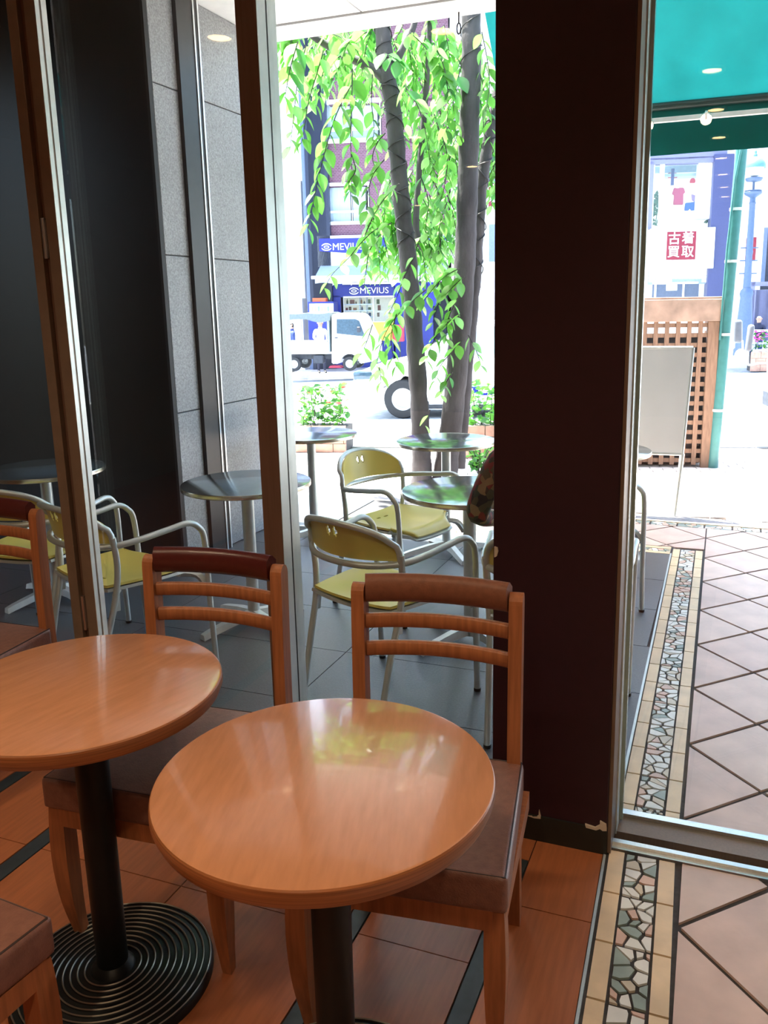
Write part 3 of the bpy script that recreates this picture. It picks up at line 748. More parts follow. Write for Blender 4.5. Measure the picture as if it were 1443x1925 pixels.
for px, py, lab in ((1218, 234, 'glowing spotlight on the white rail next to the door frame'), (1327, 222, 'glowing spotlight on the white rail under the teal awning')):
    p = at(px, py, 5.97)
    t = thing('spotlight', lab, 'lamp', (p.x, 5.97, p.z), 0, 'spotlights on the awning rail')
    part(MB().lathe([(0, -.055), (.022, -.05), (.034, -.01), (.036, .03), (.030, .03)], 20, axis='y').box((-.008, .0, .0), (.008, .04, .045)), 'housing', mat('rail_white', (.8, .8, .78), .4), t, smooth=40)
    t.rotation_euler = (math.radians(-25), 0, PI)
    part(MB().lathe([(0, .0295), (.030, .0295), (.028, .033), (0, .036)], 20, axis='y'), 'bulb', mat('spot_glow', (1, .8, .5), .5, emit=(1, .62, .28), es=60), t)

# ------------------------------------------------------------------ street ground
m_pave = mat('paver_pink', (.66, .58, .54), .7, var=.15, scale=3)
m_road = mat('asphalt', (.30, .33, .36), .8, var=.2, scale=9, bump=.3, bscale=120)
m_kerb = mat('kerb_stone', (.55, .55, .55), .8)
gnd = MB()
U0, U1 = -26, 26
vsteps = [9.6, 12, 14, 16, 18, 20, 22, 24, 26.4]
gnd.grid(lambda a, b: (U0+(U1-U0)*a, 9.6+16.8*b, gz(U0+(U1-U0)*a, 9.6+16.8*b)-.02), 12, 10)
struct(gnd, 'road', m_road, frame=STREET, label='grey asphalt street')
sw = MB().grid(lambda a, b: (U0+(U1-U0)*a, 4.4+5.2*b, min(-.012, gz(U0+(U1-U0)*a, 4.4+5.2*b))-.012), 12, 10)
side = struct(sw, 'sidewalk', m_grout, frame=STREET, label='pale sunlit pavement in front of the terrace')
pv = MB()
bw_, bh_ = .215, .108
inv = STREET.inverted()
for j in range(36):
    for i in range(40):
        u = -5.2+i*bw_+(j % 2)*bw_/2; v = 5.2+j*bh_
        wp = STREET @ Vector((u+bw_/2, v+bh_/2, 0))
        if wp.y < 6.06: continue
        zt = min(-.002, gz(u, v))
        pv.box((u+.003, v+.003, zt-.02), (u+bw_-.003, v+bh_-.003, zt+random.uniform(-.001, .001)))
part(pv, 'pavers', m_pave, side, kind='stuff', label='small pinkish paving blocks')
kb = MB()
for i in range(22):
    u = -13+i*1.2
    z0 = gz(u+.6, 9.6); kb.box((u+.004, 9.45, z0-.15), (u+1.196, 9.62, z0+.01))
part(kb, 'kerb', m_kerb, side)
step = MB().box((-6, 5.91, -.12), (3.1, 6.06, -.003)); struct(step, 'trim_2', mat('drain_grey', (.22, .21, .22), .8, var=.2, scale=30), label='grey drain strip at the edge of the terrace')
fs_ = MB().grid(lambda a, b: (U0+(U1-U0)*a, 26.3+8*b, gz(U0+(U1-U0)*a, 26.3)+.12), 12, 2)
fs_.grid(lambda a, b: (U0+(U1-U0)*a, 26.3, gz(U0+(U1-U0)*a, 26.3)+.12-.2*b), 12, 1)
struct(fs_, 'sidewalk_far', mat('far_pavement', (.36, .36, .38), .8), frame=STREET, label='far pavement across the street')

# ------------------------------------------------------------------ buildings across the street
def rect(mb, x0, y0, x1, y1, v0, dep=.1, mi=0):
    """box whose front face covers the pixel rectangle at distance v0 and goes dep behind it"""
    ua, za = uz(x0, y0, v0); ub, zb = uz(x1, y1, v0)
    u0, u1 = min(ua, ub), max(ua, ub); z0, z1 = min(za, zb), max(za, zb)
    return mb.box((u0, v0, z0), (u1, v0+dep, z1), mi)
def bpart(name, m, root, args, label=None):
    mb = MB()
    for a in args: rect(mb, *a)
    return part(mb, name, m, root, frame=STREET, label=label)
def broot(name, label, cat, px, v, py=690):
    u, z0 = uz(px, py, v); p = STREET @ Vector((u, v, gz(u, v))); return thing(name, label, cat, p, SA)
m_bwhite = mat('tile_white_wall', (.86, .88, .90), .6, var=.02)
m_navy = mat('navy_steel', (.012, .02, .05), .4, var=.1)
m_blueg = mat('blue_grey_steel', (.12, .17, .30), .5)
m_brick = brick_mat('red_brick', (.115, .046, .075), (.155, .066, .10), (.26, .20, .25), 4.6)
m_blue = mat('sign_blue', (.012, .022, .50), .4, var=.05)
m_navyblue = mat('shop_blue', (.016, .03, .25), .45, var=.06)
m_signw = mat('sign_white', (.9, .92, .93), .5, var=.02)
m_curtain = mat('window_curtain', (.72, .78, .84), .6, var=.1, scale=4, stretch=(8, 1, .3))
m_frame = mat('window_frame_white', (.80, .85, .90), .4)
m_red = mat('sign_red', (.20, .008, .028), .5, var=.05)
m_awng = mat('awning_grey', (.20, .28, .42), .7, var=.05)
m_dark = mat('dark_interior', (.02, .025, .05), .6, var=.2)
m_orange = mat('orange_plastic', (.75, .11, .04), .5)
# white building and navy column
b1 = broot('white_building', 'plain white building at the left end of the far pavement', 'building', 540, 28.9)
for y0, y1 in ((-400, 60), (61.5, 339), (340.5, 560), (561, 705)):
    bpart('wall_panel', m_bwhite, b1, [(440, y0, 573.5, y1, 28.9, 2)])
bpart('joint', m_joint, b1, [(440, -400, 573, 705, 28.93, 1.9)])
for a, b, m in ((573.5, 583, m_blueg), (583, 589, m_navy), (590, 595, m_navy)):
    bpart('pilaster', m, b1, [(a, -400, b, 705, 28.78 if m is m_navy else 28.84, .2)], 'navy steel corner pilaster')
# brick building with tobacco shop
V = 29
b2 = broot('brick_building', 'dark red brick building with white windows and a blue tobacco shop', 'building', 690, V)
ua, _ = uz(597, 0, V); ub, _ = uz(842, 0, V)
wall = MB()
def wallrect(x0, y0, x1, y1): rect(wall, x0, y0, x1, y1, V, .25)
W1 = (609, 188, 716, 266); W2 = (614, 344, 694, 421)
xs = (597, 842)
wallrect(597, -400, 842, W1[1]); wallrect(597, W1[1], W1[0], W1[3]); wallrect(W1[2], W1[1], 842, W1[3])
wallrect(597, W1[3], 842, W2[1]); wallrect(597, W2[1], W2[0], W2[3]); wallrect(W2[2], W2[1], 842, W2[3]); wallrect(597, W2[3], 842, 530)
part(wall, 'brick_wall', m_brick, b2, frame=STREET)
bpart('core', m_dark, b2, [(597, -400, 842, 705, V+.9, 5)])
for (x0, y0, x1, y1), sp in ((W1, 660), (W2, 661)):
    f = MB()
    for a in ((x0, y0, x1, y0+3.5), (x0, y1-4, x1, y1), (x0, y0, x0+3.5, y1), (x1-3.5, y0, x1, y1)): rect(f, *a, V-.04, .14)
    wf = part(f, 'window_frame', m_frame, b2, frame=STREET)
    ym = y0+.7*(y1-y0)
    mb = MB(); rect(mb, sp-.8, y0, sp+.8, y1, V+.02, .05); rect(mb, x0, ym-.8, x1, ym+.8, V+.02, .05)
    part(mb, 'glazing_bar', m_frame, wf, frame=STREET)
    for xa, xb in ((x0+3, sp), (sp, x1-3)):
        mb = MB(); rect(mb, xa, y0+3, xb, y1-3, V+.10, .02); part(mb, 'pane', glass_mat('far_glass', (.9, .94, .97)) if 'far_glass' not in MATS else MATS['far_glass'], wf, frame=STREET)
        mb = MB(); rect(mb, xa+1, y0+3, xb-3 if xb > sp else xb-1.5, y1-3, V+.25, .03); part(mb, 'curtain', m_curtain, wf, frame=STREET)
# upper sign
sg = thing('tobacco_sign', 'long white shop sign with blue panel lettered MEVIUS on the brick wall', 'sign', STREET @ Vector((uz(690, 495, V)[0], V-.2, uz(690, 497, V)[1])), SA)
bpart('board', m_signw, sg, [(595.5, 444, 842, 497, V-.22, .2)])
u0, z1 = uz(599.5, 449, V-.24); u1, z0 = uz(838, 473, V-.24)
z1b = uz(838, 440, V-.24)[1]; zm = uz(690, 475, V-.24)[1]
poly = [(u0, uz(599, 472, V-.24)[1])]+[(u0+(u1-u0)*k/10, uz(599, 472, V-.24)[1]+(z0-uz(599, 472, V-.24)[1])*k/10-.07*math.sin(PI*min(1, k/7))) for k in range(1, 11)]+[(u1, z1), (u0, z1)]
part(MB().prism(poly, V-.245, V-.22, axis='y'), 'blue_panel', m_blue, sg, frame=STREET)
def logo(root, px, py, v, r, parent):
    u, zz = uz(px, py, v); mb = MB()
    for s in (1, -1):
        P = [(u+s*(.95*r*math.cos(a))*(1), v, zz+s*(.10*r)+.52*r*math.sin(a)*s) for a in [PI*.02+PI*.92*k/12 for k in range(13)]]
        mb.sweep(P, [(-.012, -.10*r), (.012, -.10*r), (.012, .10*r), (-.012, .10*r)], up=(0, 1, 0), scl=[.35+1.2*math.sin(PI*(k+.5)/13.5) for k in range(13)])
        P = [(u+s*(.5*r*math.cos(a)), v, zz+s*(.02*r)+.2*r*math.sin(a)*s) for a in [PI*.0+PI*k/10 for k in range(11)]]
        mb.sweep(P, [(-.012, -.05*r), (.012, -.05*r), (.012, .05*r), (-.012, .05*r)], up=(0, 1, 0))
    part(mb, 'emblem', m_signw, parent, frame=STREET, label='white double swirl emblem')
logo(sg, 613.5, 464.5, V-.25, .17, sg)
u, zz = uz(653, 464, V-.25)
part(place_text(text_mb('MEVIUS', .32, 0), u, V-.25, zz, 1.0), 'lettering', m_signw, sg, frame=STREET, label='white letters MEVIUS')
lp = [(686, 462), (692, 452), (699, 447), (707, 445.5), (702, 452), (695, 458)]
part(MB().prism([uz(x, y, V-.26) for x, y in lp], V-.265, V-.245, axis='y'), 'leaf_mark', m_signw, sg, frame=STREET, label='white leaf mark')
# awning of the shop
sa = thing('shopfront_awning', 'pale grey blue awning over the tobacco shop', 'awning', STREET @ Vector((uz(700, 500, V)[0], V, uz(700, 502, V)[1])), SA)
ul, zt = uz(604, 498, V-.02); ur, _ = uz(842, 498, V-.02); vl = V-1.5
ul2, zf = uz(592, 522, vl); ur2, zf2 = uz(838, 520, vl); zlow = uz(600, 533, vl)[1]
part(MB().grid(lambda a, b: (ul+(ur-ul)*a+((ul2-ul)*(1-a)+(ur2-ur)*a)*b, V-.02+(vl-V)*b, zt+(zf-zt)*b), 8, 4, .02), 'canvas', m_awng, sa, frame=STREET)
part(MB().grid(lambda a, b: (ul2+(ur2-ul2)*a, vl-.01, zf+(zlow-zf)*b+.025*math.sin(26*a)*b), 60, 2, .015), 'valance', mat('valance_grey', (.42, .48, .56), .7), sa, frame=STREET)
part(MB().tube([(ul2-.12, vl, zf), (ur2, vl, zf)], .05, 8), 'front_bar', m_frame, sa, frame=STREET, smooth=60)
# shopfront
sf = b2
f = MB()
for a in ((612, 534, 815, 556), (612, 556, 644.5, 720), (741, 556, 815, 720), (644.5, 607, 741, 720)): rect(f, *a, V-.1, .15)
part(f, 'facade', m_navyblue, sf, frame=STREET)
arc = [uz(610, 531, V-.12), uz(643, 531, V-.12)]+[uz(643-32*math.sin(PI/2*k/8), 531+34*(1-math.cos(PI/2*k/8)), V-.12) for k in range(1, 9)]
part(MB().prism(arc, V-.14, V-.1, axis='y'), 'corner_panel', m_signw, sf, frame=STREET, label='white panel with a curved lower edge')
bpart('fascia', m_navyblue, sf, [(643, 537, 741, 555.5, V-.16, .06)])
mb = MB(); rect(mb, 643, 531.5, 741, 533.5, V-.12, .03); rect(mb, 659, 531, 661, 538, V-.14, .03); rect(mb, 734, 531, 736, 538, V-.14, .03)
part(mb, 'light_strip', m_signw, sf, frame=STREET)
bpart('pillar', m_blue, sf, [(742, 531, 756, 575, V-.2, .08), (804, 498, 820, 575, V-.2, .08)], 'brighter blue banner')
logo(sf, 665, 547, V-.17, .165, sf)
u, zz = uz(703, 546.5, V-.17)
part(place_text(text_mb('MEVIUS', .29, 0), u, V-.17, zz, 1.06), 'lettering', m_signw, sf, frame=STREET, label='white letters MEVIUS')
fr = MB()
for a in ((644.5, 556, 741, 558), (644.5, 605, 741, 607), (644.5, 556, 646.5, 607), (700, 558, 703, 605), (739, 556, 741, 607)): rect(fr, *a, V-.12, .1)
part(fr, 'window_frame', m_frame, sf, frame=STREET)
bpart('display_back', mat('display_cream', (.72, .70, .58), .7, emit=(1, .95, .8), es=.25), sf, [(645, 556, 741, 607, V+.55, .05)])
mb = MB()
for y in (571.5, 583.5, 595.5): rect(mb, 646, y, 700, y+1.2, V+.2, .35)
for x in (675, 688): rect(mb, x, 558, x+1, 606, V+.2, .35)
part(mb, 'shelf', m_frame, sf, frame=STREET)
cols_ = [(.05, .10, .03), (.16, .03, .02), (.10, .05, .02), (.30, .10, .03), (.04, .06, .12)]
for i, (x, y, wd, h) in enumerate([(651, 571.5, 3, 10), (658, 571.5, 8, 8), (668, 571.5, 2, 6), (678, 571.5, 2.5, 11), (683, 571.5, 3, 6), (692, 571.5, 4, 9), (650, 583.5, 4, 5), (656, 583.5, 4, 7), (664, 583.5, 6, 5), (679, 583.5, 3, 8), (692, 583.5, 5, 6), (650, 595.5, 3, 7), (660, 595.5, 9, 5), (680, 595.5, 4, 7), (693, 595.5, 4, 8), (708, 571.5, 5, 9), (710, 583.5, 5, 10), (709, 595.5, 4, 8)]):
    uA, zA = uz(x, y, V+.3); uB, zB = uz(x+wd, y-h, V+.3); r = abs(uB-uA)/2; hh = zB-zA; c = ((uA+uB)/2, V+.3, zA)
    m = mat('stock_%d' % (i % 5), cols_[i % 5], .4)
    if wd < 4: part(MB().lathe([(0, 0), (r, 0), (r, hh*.6), (r*.4, hh*.75), (r*.4, hh), (0, hh)], 8, c), 'bottle', m, sf, frame=STREET)
    else: part(MB().rbox((c[0]-r, V+.25, zA), (c[0]+r, V+.33, zA+hh), .01, 1), 'packet', m, sf, frame=STREET)
bpart('display_pane', MATS['far_glass'], sf, [(646.5, 558, 739, 605, V-.05, .02)])
# vending machine and orange box left of the shop
vm = thing('vending_machine', 'blue vending machine with a white display left of the tobacco shop', 'vending machine', STREET @ Vector((uz(604, 680, 27.6)[0], 27.6, gz(-3, 27.6)+.12)), SA)
bpart('cabinet', m_navyblue, vm, [(578, 567.5, 630, 672, 27.6, .7)]); bpart('display', m_signw, vm, [(581, 571, 626.5, 588, 27.56, .05)])
bpart('top_sign', m_orange, vm, [(587, 560.5, 612, 567.5, 27.65, .3)], 'orange sign box on top')
for i, x in enumerate(range(585, 624, 6)): bpart('drink_can', mat('can_%d' % (i % 3), ((.5, .6, .2), (.4, .3, .2), (.2, .4, .6))[i % 3], .4), vm, [(x, 576, x+3, 585, 27.52, .04)])
yb = thing('display_stand', 'yellow display stand with a red side in front of the shop', 'stand', STREET @ Vector((uz(720, 660, 27)[0], 27, gz(0, 27)+.12)), SA)
bpart('yellow_box', mat('stand_yellow', (.85, .52, .06), .5), yb, [(698, 606, 737, 640, 27, .5)]); bpart('red_box', mat('stand_red', (.5, .04, .07), .5), yb, [(737.5, 611, 757, 642, 27.05, .4)])
bpart('leg', m_dark, yb, [(700, 640, 703, 676, 27.05, .06), (750, 642, 753, 676, 27.05, .06)])
# pale building behind the trees
b3 = broot('pale_building', 'tall pale building behind the tree trunks and the column', 'building', 950, 29.5)
bpart('wall', m_bwhite, b3, [(842, -400, 1100, 705, 29.5, 4)]); bpart('window', mat('window_blue', (.16, .22, .36), .25), b3, [(919, 422, 960, 491, 29.42, .1)], 'blue tinted window')
bpart('window', mat('window_blue', (.16, .22, .36), .25), b3, [(919, 280, 960, 345, 29.42, .1)], 'blue tinted window')
bpart('louvre', mat('louvre_blue', (.45, .55, .62), .4), b3, [(842, 634+6*k, 960, 636.5+6*k, 29.4, .1) for k in range(5)])
rs = thing('red_sign', 'small red sign with white characters beside the column edge', 'sign', STREET @ Vector((uz(930, 386, 29.3)[0], 29.3, uz(930, 386, 29.3)[1])), SA)
bpart('board', m_red, rs, [(918, 345, 946, 387, 29.3, .1)])
for ch, y in (('古', 356), ('着', 375)):
    u, zz = uz(927, y, 29.28); part(place_text(text_mb(ch, .30, .002), u, 29.28, zz), 'lettering', m_signw, rs, frame=STREET)

# clothing shop at the right
V3 = 24.5
b4 = broot('clothing_shop_building', 'white tiled clothes shop building with a big upstairs display window', 'building', 1290, V3)
m_lil = mat('lilac_steel', (.17, .175, .31), .45, var=.05); m_lild = mat('indigo_steel', (.045, .055, .15), .45, var=.05)
wb = MB()
for a in ((1150, -300, 1345, 280), (1345, -300, 1560, 405), (1150, 280, 1212, 562), (1366, 405, 1417, 700), (1345, 280, 1366, 300), (1150, 562, 1366, 700), (1417, 620, 1560, 700)): rect(wb, *a, V3, .3)
rect(wb, 1150, 292, 1366, 299, V3+.3, 1.9)
part(wb, 'wall', m_bwhite, b4, frame=STREET)
bpart('core', m_bwhite, b4, [(1150, -300, 1560, 705, V3+2.2, 3)])
fr = MB()
for a in ((1212, 284, 1366, 296), (1212, 298, 1356, 304), (1212, 304, 1224, 430), ): rect(fr, *a, V3-.12, .3)
part(fr, 'window_surround', m_lil, b4, frame=STREET)
bpart('window_post', m_lild, b4, [(1343, 290, 1364, 562, V3-.22, .4)], 'indigo steel post')
mb = MB(); rect(mb, 1241, 304, 1244, 430, V3-.02, .08); rect(mb, 1224, 304, 1226, 430, V3-.02, .08); rect(mb, 1226, 331, 1242, 333, V3-.02, .08)
part(mb, 'glazing_bar', m_frame, b4, frame=STREET)
bpart('display_pane', MATS['far_glass'], b4, [(1224, 304, 1345, 430, V3+.05, .02)])
bpart('display_back', mat('display_white_glow', (.60, .60, .59), .7, emit=(1, .98, .92), es=.45), b4, [(1222, 304, 1347, 432, V3+1.5, .05)])  # back panel glows by itself in place of the shop's indoor lighting
bpart('display_ceiling', mat('display_ceiling', (.45, .58, .66), .7), b4, [(1222, 300, 1347, 322, V3+1.2, .05)])
bpart('display_floor', m_bwhite, b4, [(1222, 430, 1347, 433, V3, 1.5)])
bpart('cap_shelf', mat('shelf_pale', (.5, .62, .68), .5), b4, [(1243, 327, 1346, 329, V3+.6, .5)])
def garment(name, label, m, px, v, cat):
    P = [uz(x, y, v) for x, y in px]; u = sum(p[0] for p in P)/len(P); zz = min(p[1] for p in P)
    mb = MB(); bm = bmesh.new(); a = [bm.verts.new((p[0], v, p[1])) for p in P]; fce = bm.faces.new(a)
    r = bmesh.ops.extrude_face_region(bm, geom=[fce]); 
    for g in r['geom']:
        if isinstance(g, bmesh.types.BMVert): g.co.y += .12
    bmesh.ops.bevel(bm, geom=bm.edges[:], offset=.012, segments=2, affect='EDGES'); bm.verts.index_update()
    mb.add([q.co.copy() for q in bm.verts], [[q.index for q in f2.verts] for f2 in bm.faces]); bm.free()
    return one(mb, name, m, label, cat, STREET @ Vector((u, v, zz)), smooth=50, frame=STREET, rz=SA, group='goods in the clothes shop window')
g5 = lambda x, y: (1200+x*.1684, 270+y*.1684)
garment('pink_tshirt', 'pink t-shirt hanging in the upstairs shop window', mat('tee_pink', (.55, .06, .13), .8), [g5(*p) for p in ((400, 490), (435, 500), (460, 490), (505, 492), (522, 545), (500, 560), (498, 680), (390, 680), (400, 570), (375, 560))], V3+.5, 'shirt')
garment('red_hat', 'red cap above the garments in the upstairs shop window', mat('cap_red', (.65, .03, .07), .7), [g5(*p) for p in ((580, 400), (595, 382), (620, 382), (636, 405), (632, 436), (576, 436))], V3+.45, 'cap')
garment('lilac_blouse', 'lilac top hanging in the upstairs shop window', mat('top_lilac', (.42, .25, .68), .8), [g5(*p) for p in ((595, 560), (620, 575), (655, 570), (662, 640), (640, 650), (600, 630))], V3+.45, 'top')
garment('blue_shorts', 'blue shorts hanging in the upstairs shop window', mat('shorts_blue', (.03, .12, .45), .8), [g5(*p) for p in ((525, 660), (580, 655), (640, 645), (635, 740), (590, 745), (575, 715), (560, 745), (515, 745))], V3+.42, 'shorts')
for i, (x, m_) in enumerate(((745, (.35, .05, .12)), (832, (.10, .06, .18)))):
    garment('dark_hat', ('dark red cap' if i == 0 else 'dark purple cap')+' on the shelf in the upstairs shop window', mat('cap_%d' % i, m_, .7), [g5(x+a, b) for a, b in ((-30, 340), (-28, 315), (-12, 302), (12, 302), (28, 315), (32, 340))], V3+.7, 'cap')
for i, x in enumerate((352, 412)):
    garment('coral_bag', ('left' if i == 0 else 'right')+' coral bag on the shelf in the upstairs shop window', mat('bag_coral', (.62, .20, .20), .7), [g5(x+a, b) for a, b in ((-22, 385), (-26, 330), (-8, 322), (16, 325), (24, 380))], V3+.7, 'bag')
bpart('dark_post', m_lild, b4, [(1262, 317, 1266, 348, V3+.3, .06)])
for i, (x0, x1, y0, y1, lab) in enumerate(((738, 760, 400, 640, 'tall hanging green plant right of the garments in the upstairs shop window'), (800, 850, 400, 600, 'second hanging green plant near the indigo post in the upstairs shop window'), (780, 840, 680, 880, 'leafy potted plant low by the indigo post in the upstairs shop window'), (165, 225, 560, 880, 'tall green plant at the left end of the upstairs shop window'))):
    fo = MB(); pr = random.Random(i); vv = V3+.35
    pa, pb = uz(*g5(x0, y1), vv), uz(*g5(x1, y0), vv)
    st = MB().tube([((pa[0]+pb[0])/2, vv, pb[1]), ((pa[0]+pb[0])/2+.05, vv, (pa[1]+pb[1])/2), ((pa[0]+pb[0])/2, vv, pa[1])], .012, 6)
    for k in range(60):
        p = Vector((pr.uniform(pa[0], pb[0]), vv+pr.uniform(-.1, .1), pr.uniform(pa[1], pb[1])))
        d = Vector((pr.gauss(0, 1), pr.gauss(0, .5), pr.uniform(-1, .5))).normalized()*.16; s = d.cross(Vector((0, 1, 0)))*.3
        fo.add([p, p+d*.5+s, p+d, p+d*.5-s], [(0, 1, 2, 3)])
    t = thing('shop_plant', lab, 'plant', STREET @ Vector(((pa[0]+pb[0])/2, vv, pa[1])), SA, 'goods in the clothes shop window')
    part(fo, 'foliage', mat('plant_green', (.10, .22, .12), .6), t, frame=STREET, kind='stuff'); part(st, 'stem', mat('plant_green', (.10, .22, .12), .6), t, frame=STREET)
bs = thing('clothes_shop_sign', 'white sign board with a red square of white characters below the display window', 'sign', STREET @ Vector((uz(1280, 505, V3)[0], V3-.3, uz(1280, 505, V3)[1])), SA)
bpart('board', m_signw, bs, [(1222.5, 430, 1340, 504, V3-.3, .25)]); bpart('red_square', m_red, bs, [(1254, 436, 1306, 487.5, V3-.33, .04)])
for ch, x, y in (('古', 1267, 450), ('着', 1293, 448.5), ('買', 1265.5, 474.5), ('取', 1292, 474)):
    u, zz = uz(x, y, V3-.34); part(place_text(text_mb(ch, .335, .003), u, V3-.34, zz), 'lettering', m_signw, bs, frame=STREET)
u, zz = uz(1277, 492.5, V3-.31); part(place_text(text_mb('BAZZSTORE', .135, 0), u, V3-.31, zz, 1.12), 'lettering', mat('letter_grey', (.42, .45, .48), .5), bs, frame=STREET, label='small grey letters BAZZSTORE')
for r in range(4):
    for c in range(20):
        if r == 3 and 6 < c < 16: continue
        mb = MB(); rect(mb, 1219.5+6.2*c, 505+6.6*r, 1219.5+6.2*c+5.3, 505+6.6*r+5.7, V3-.04, .05); part(mb, 'wall_tile', m_bwhite, b4, frame=STREET)
bpart('tile_grout', mat('grout_bluegrey', (.22, .28, .36), .8), b4, [(1218, 504, 1344, 533, V3-.015, .02)])
bpart('ground_window', mat('dark_window', (.07, .09, .14), .3), b4, [(1226, 533, 1312, 562, V3-.01, .03)])
mb = MB(); rect(mb, 1230, 532, 1232.5, 562, V3-.04, .04); rect(mb, 1283, 532, 1285, 562, V3-.04, .04); rect(mb, 1226, 531, 1312, 533, V3-.04, .04); rect(mb, 1252, 535, 1272, 546, V3-.03, .04)
part(mb, 'window_frame', m_frame, b4, frame=STREET)
# entrance at the far right
bpart('entrance_recess', m_dark, b4, [(1417, 405, 1560, 625, V3+1.2, .1)], 'dark entrance recess')
bpart('entrance_canopy', m_signw, b4, [(1420, 250, 1560, 417, V3-1.2, 1.2)], 'white projecting box above the entrance')
bpart('down_pipe', m_blueg, b4, [(1432, 420, 1436.5, 530, V3+.9, .1)])
g = thing('metal_gate', 'lilac grey metal gate with cut-out pattern before the dark entrance', 'gate', STREET @ Vector((uz(1425, 640, V3-.5)[0], V3-.5, gz(8, V3))), SA)
mb = MB()
for a in ((1407, 530, 1412, 640), (1412, 530, 1470, 535), (1412, 618, 1470, 640), (1412, 545, 1416, 618)): rect(mb, *a, V3-.5, .08)
part(mb, 'frame', m_lil, g, frame=STREET)
for k in range(9): bpart('bar', m_lil, g, [(1418+3.2*k, 545, 1420.2+3.2*k, 618, V3-.48, .04)])
bpart('top_panel', m_lil, g, [(1412, 535, 1470, 537, V3-.5, .06)]); bpart('backing', mat('gate_pale', (.7, .7, .75), .6), g, [(1414, 545, 1470, 618, V3-.40, .02)])
rb = thing('red_banner', 'red and white banner behind the blue street lamp', 'banner', STREET @ Vector((uz(1412, 500, V3-.2)[0], V3-.2, uz(1412, 500, V3-.2)[1])), SA)
bpart('red_stripe', m_red, rb, [(1403, 447, 1408.5, 491, V3-.2, .04), (1413, 446, 1419, 490, V3-.2, .04)]); bpart('cloth', m_signw, rb, [(1402, 444, 1420, 502, V3-.16, .03)])
# railing and flowers by the far kerb
ra = thing('guard_rail', 'white guard rail along the far kerb at the right', 'railing', STREET @ Vector((uz(1420, 668, 23.5)[0], 23.5, gz(8, 23.5))), SA)
mb = MB()
for y in (622, 646): 
    a = uz(1362, y, 23.5); b = uz(1500, y, 23.5); mb.tube([(a[0], 23.5, a[1]), (b[0], 23.5, b[1])], .035, 8)
part(mb, 'rail', m_frame, ra, frame=STREET, smooth=60)
for x in (1364, 1416, 1470):
    a = uz(x, 620, 23.5); b = uz(x, 672, 23.5); part(MB().tube([(a[0], 23.5, a[1]), (b[0], 23.5, b[1])], .04, 8), 'post', m_frame, ra, frame=STREET, smooth=60)

# blue street lamp
VL = 23
ux, zb = uz(1395, 668, VL); zt_ = uz(1412, 284, VL)[1]
def zl(y): return uz(1405, y, VL)[1]-zb
lm = thing('street_lamp', 'ornate steel blue street lamp right of the green pole', 'street lamp', STREET @ Vector((ux, VL, zb)), SA)
m_lblue = mat('lamp_blue', (.06, .10, .19), .4, var=.08)
part(MB().lathe([(0, 0), (.24, 0), (.24, .15), (.20, .2), (.19, zl(600)), (.15, zl(560)), (.17, zl(552)), (.15, zl(546)), (.1, zl(542)), (.09, zl(538))], 16), 'pedestal', m_lblue, lm, smooth=35)
part(MB().lathe([(.10, zl(540)), (.085, zl(480)), (.095, zl(476)), (.095, zl(473)), (.085, zl(470)), (.075, zl(385)), (.09, zl(382)), (.075, zl(380)), (.072, zl(372))], 14), 'shaft', m_lblue, lm, smooth=35)
part(MB().lathe([(.072, zl(372)), (.2, zl(366)), (.22, zl(362)), (.20, zl(360)), (.22, zl(358.5)), (.03, zl(357)), (.03, zl(343)), (.18, zl(341)), (.21, zl(337)), (.21, zl(335)), (.1, zl(333)), (0, zl(333))], 20), 'collar', m_lblue, lm, smooth=35)
part(MB().lathe([(0, zl(333)), (.13, zl(331)), (.20, zl(325)), (.22, zl(316))], 24), 'globe', mat('lamp_globe', (.9, .92, .9), .3), lm, smooth=60)
part(MB().lathe([(.22, zl(316)), (.265, zl(317)), (.265, zl(313)), (.25, zl(308)), (.20, zl(301)), (.10, zl(296)), (.05, zl(295)), (.05, zl(291)), (.03, zl(290)), (.03, zl(284)), (0, zl(284))], 24), 'hood', mat('lamp_hood_blue', (.09, .22, .42), .35), lm, smooth=35)
for y in (466, 490, 514): part(MB().bar((-.22, 0, zl(y)), (.22, 0, zl(y)), .03, .03), 'banner_bracket', m_lblue, lm)

# ------------------------------------------------------------------ things on the near pavement
m_lat = mat('weathered_lattice_wood', (.20, .112, .072), .75, var=.2, scale=6, stretch=(10, 10, 1.5))
m_ply = mat('stained_plywood', (.31, .20, .15), .7, var=.28, scale=7)
VB = 7.95
def ground_px(px, py):
    """street coordinates of the ground point seen at a pixel"""
    d = ray(px, py); lo, hi = 1, 200
    o = Vector((0, 0, CAM_H))
    for _ in range(60):
        m = (lo+hi)/2; p = o+d*m; u, v = p.dot(SR), p.dot(SF)
        if p.z > (gz(u, v) if v > 6 else 0): lo = m
        else: hi = m
    return u, v, p.z
lu, lv, lz = ground_px(1318, 879)
lx = thing('lattice_enclosure', 'wooden lattice enclosure with a stained plywood band on top, by the green pole', 'enclosure', STREET @ Vector((lu-.3, lv+.25, lz)), SA)
H_ = uz(1320, 562, lv)[1]-lz; hb = uz(1320, 604, lv)[1]-lz
wl = lu-.05-1.15; wr_ = lu+.085
def lp_(mb, name, m, label=None): return part(mb, name, m, lx, frame=STREET, label=label)
lp_(MB().rbox((wl, lv-.03, lz+hb), (wr_+.03, lv+.02, lz+H_), .004, 1), 'top_board', m_ply)
lp_(MB().rbox((wr_-.01, lv+.02, lz+hb), (wr_+.03, lv+.62, lz+H_), .004, 1), 'top_board', m_ply)
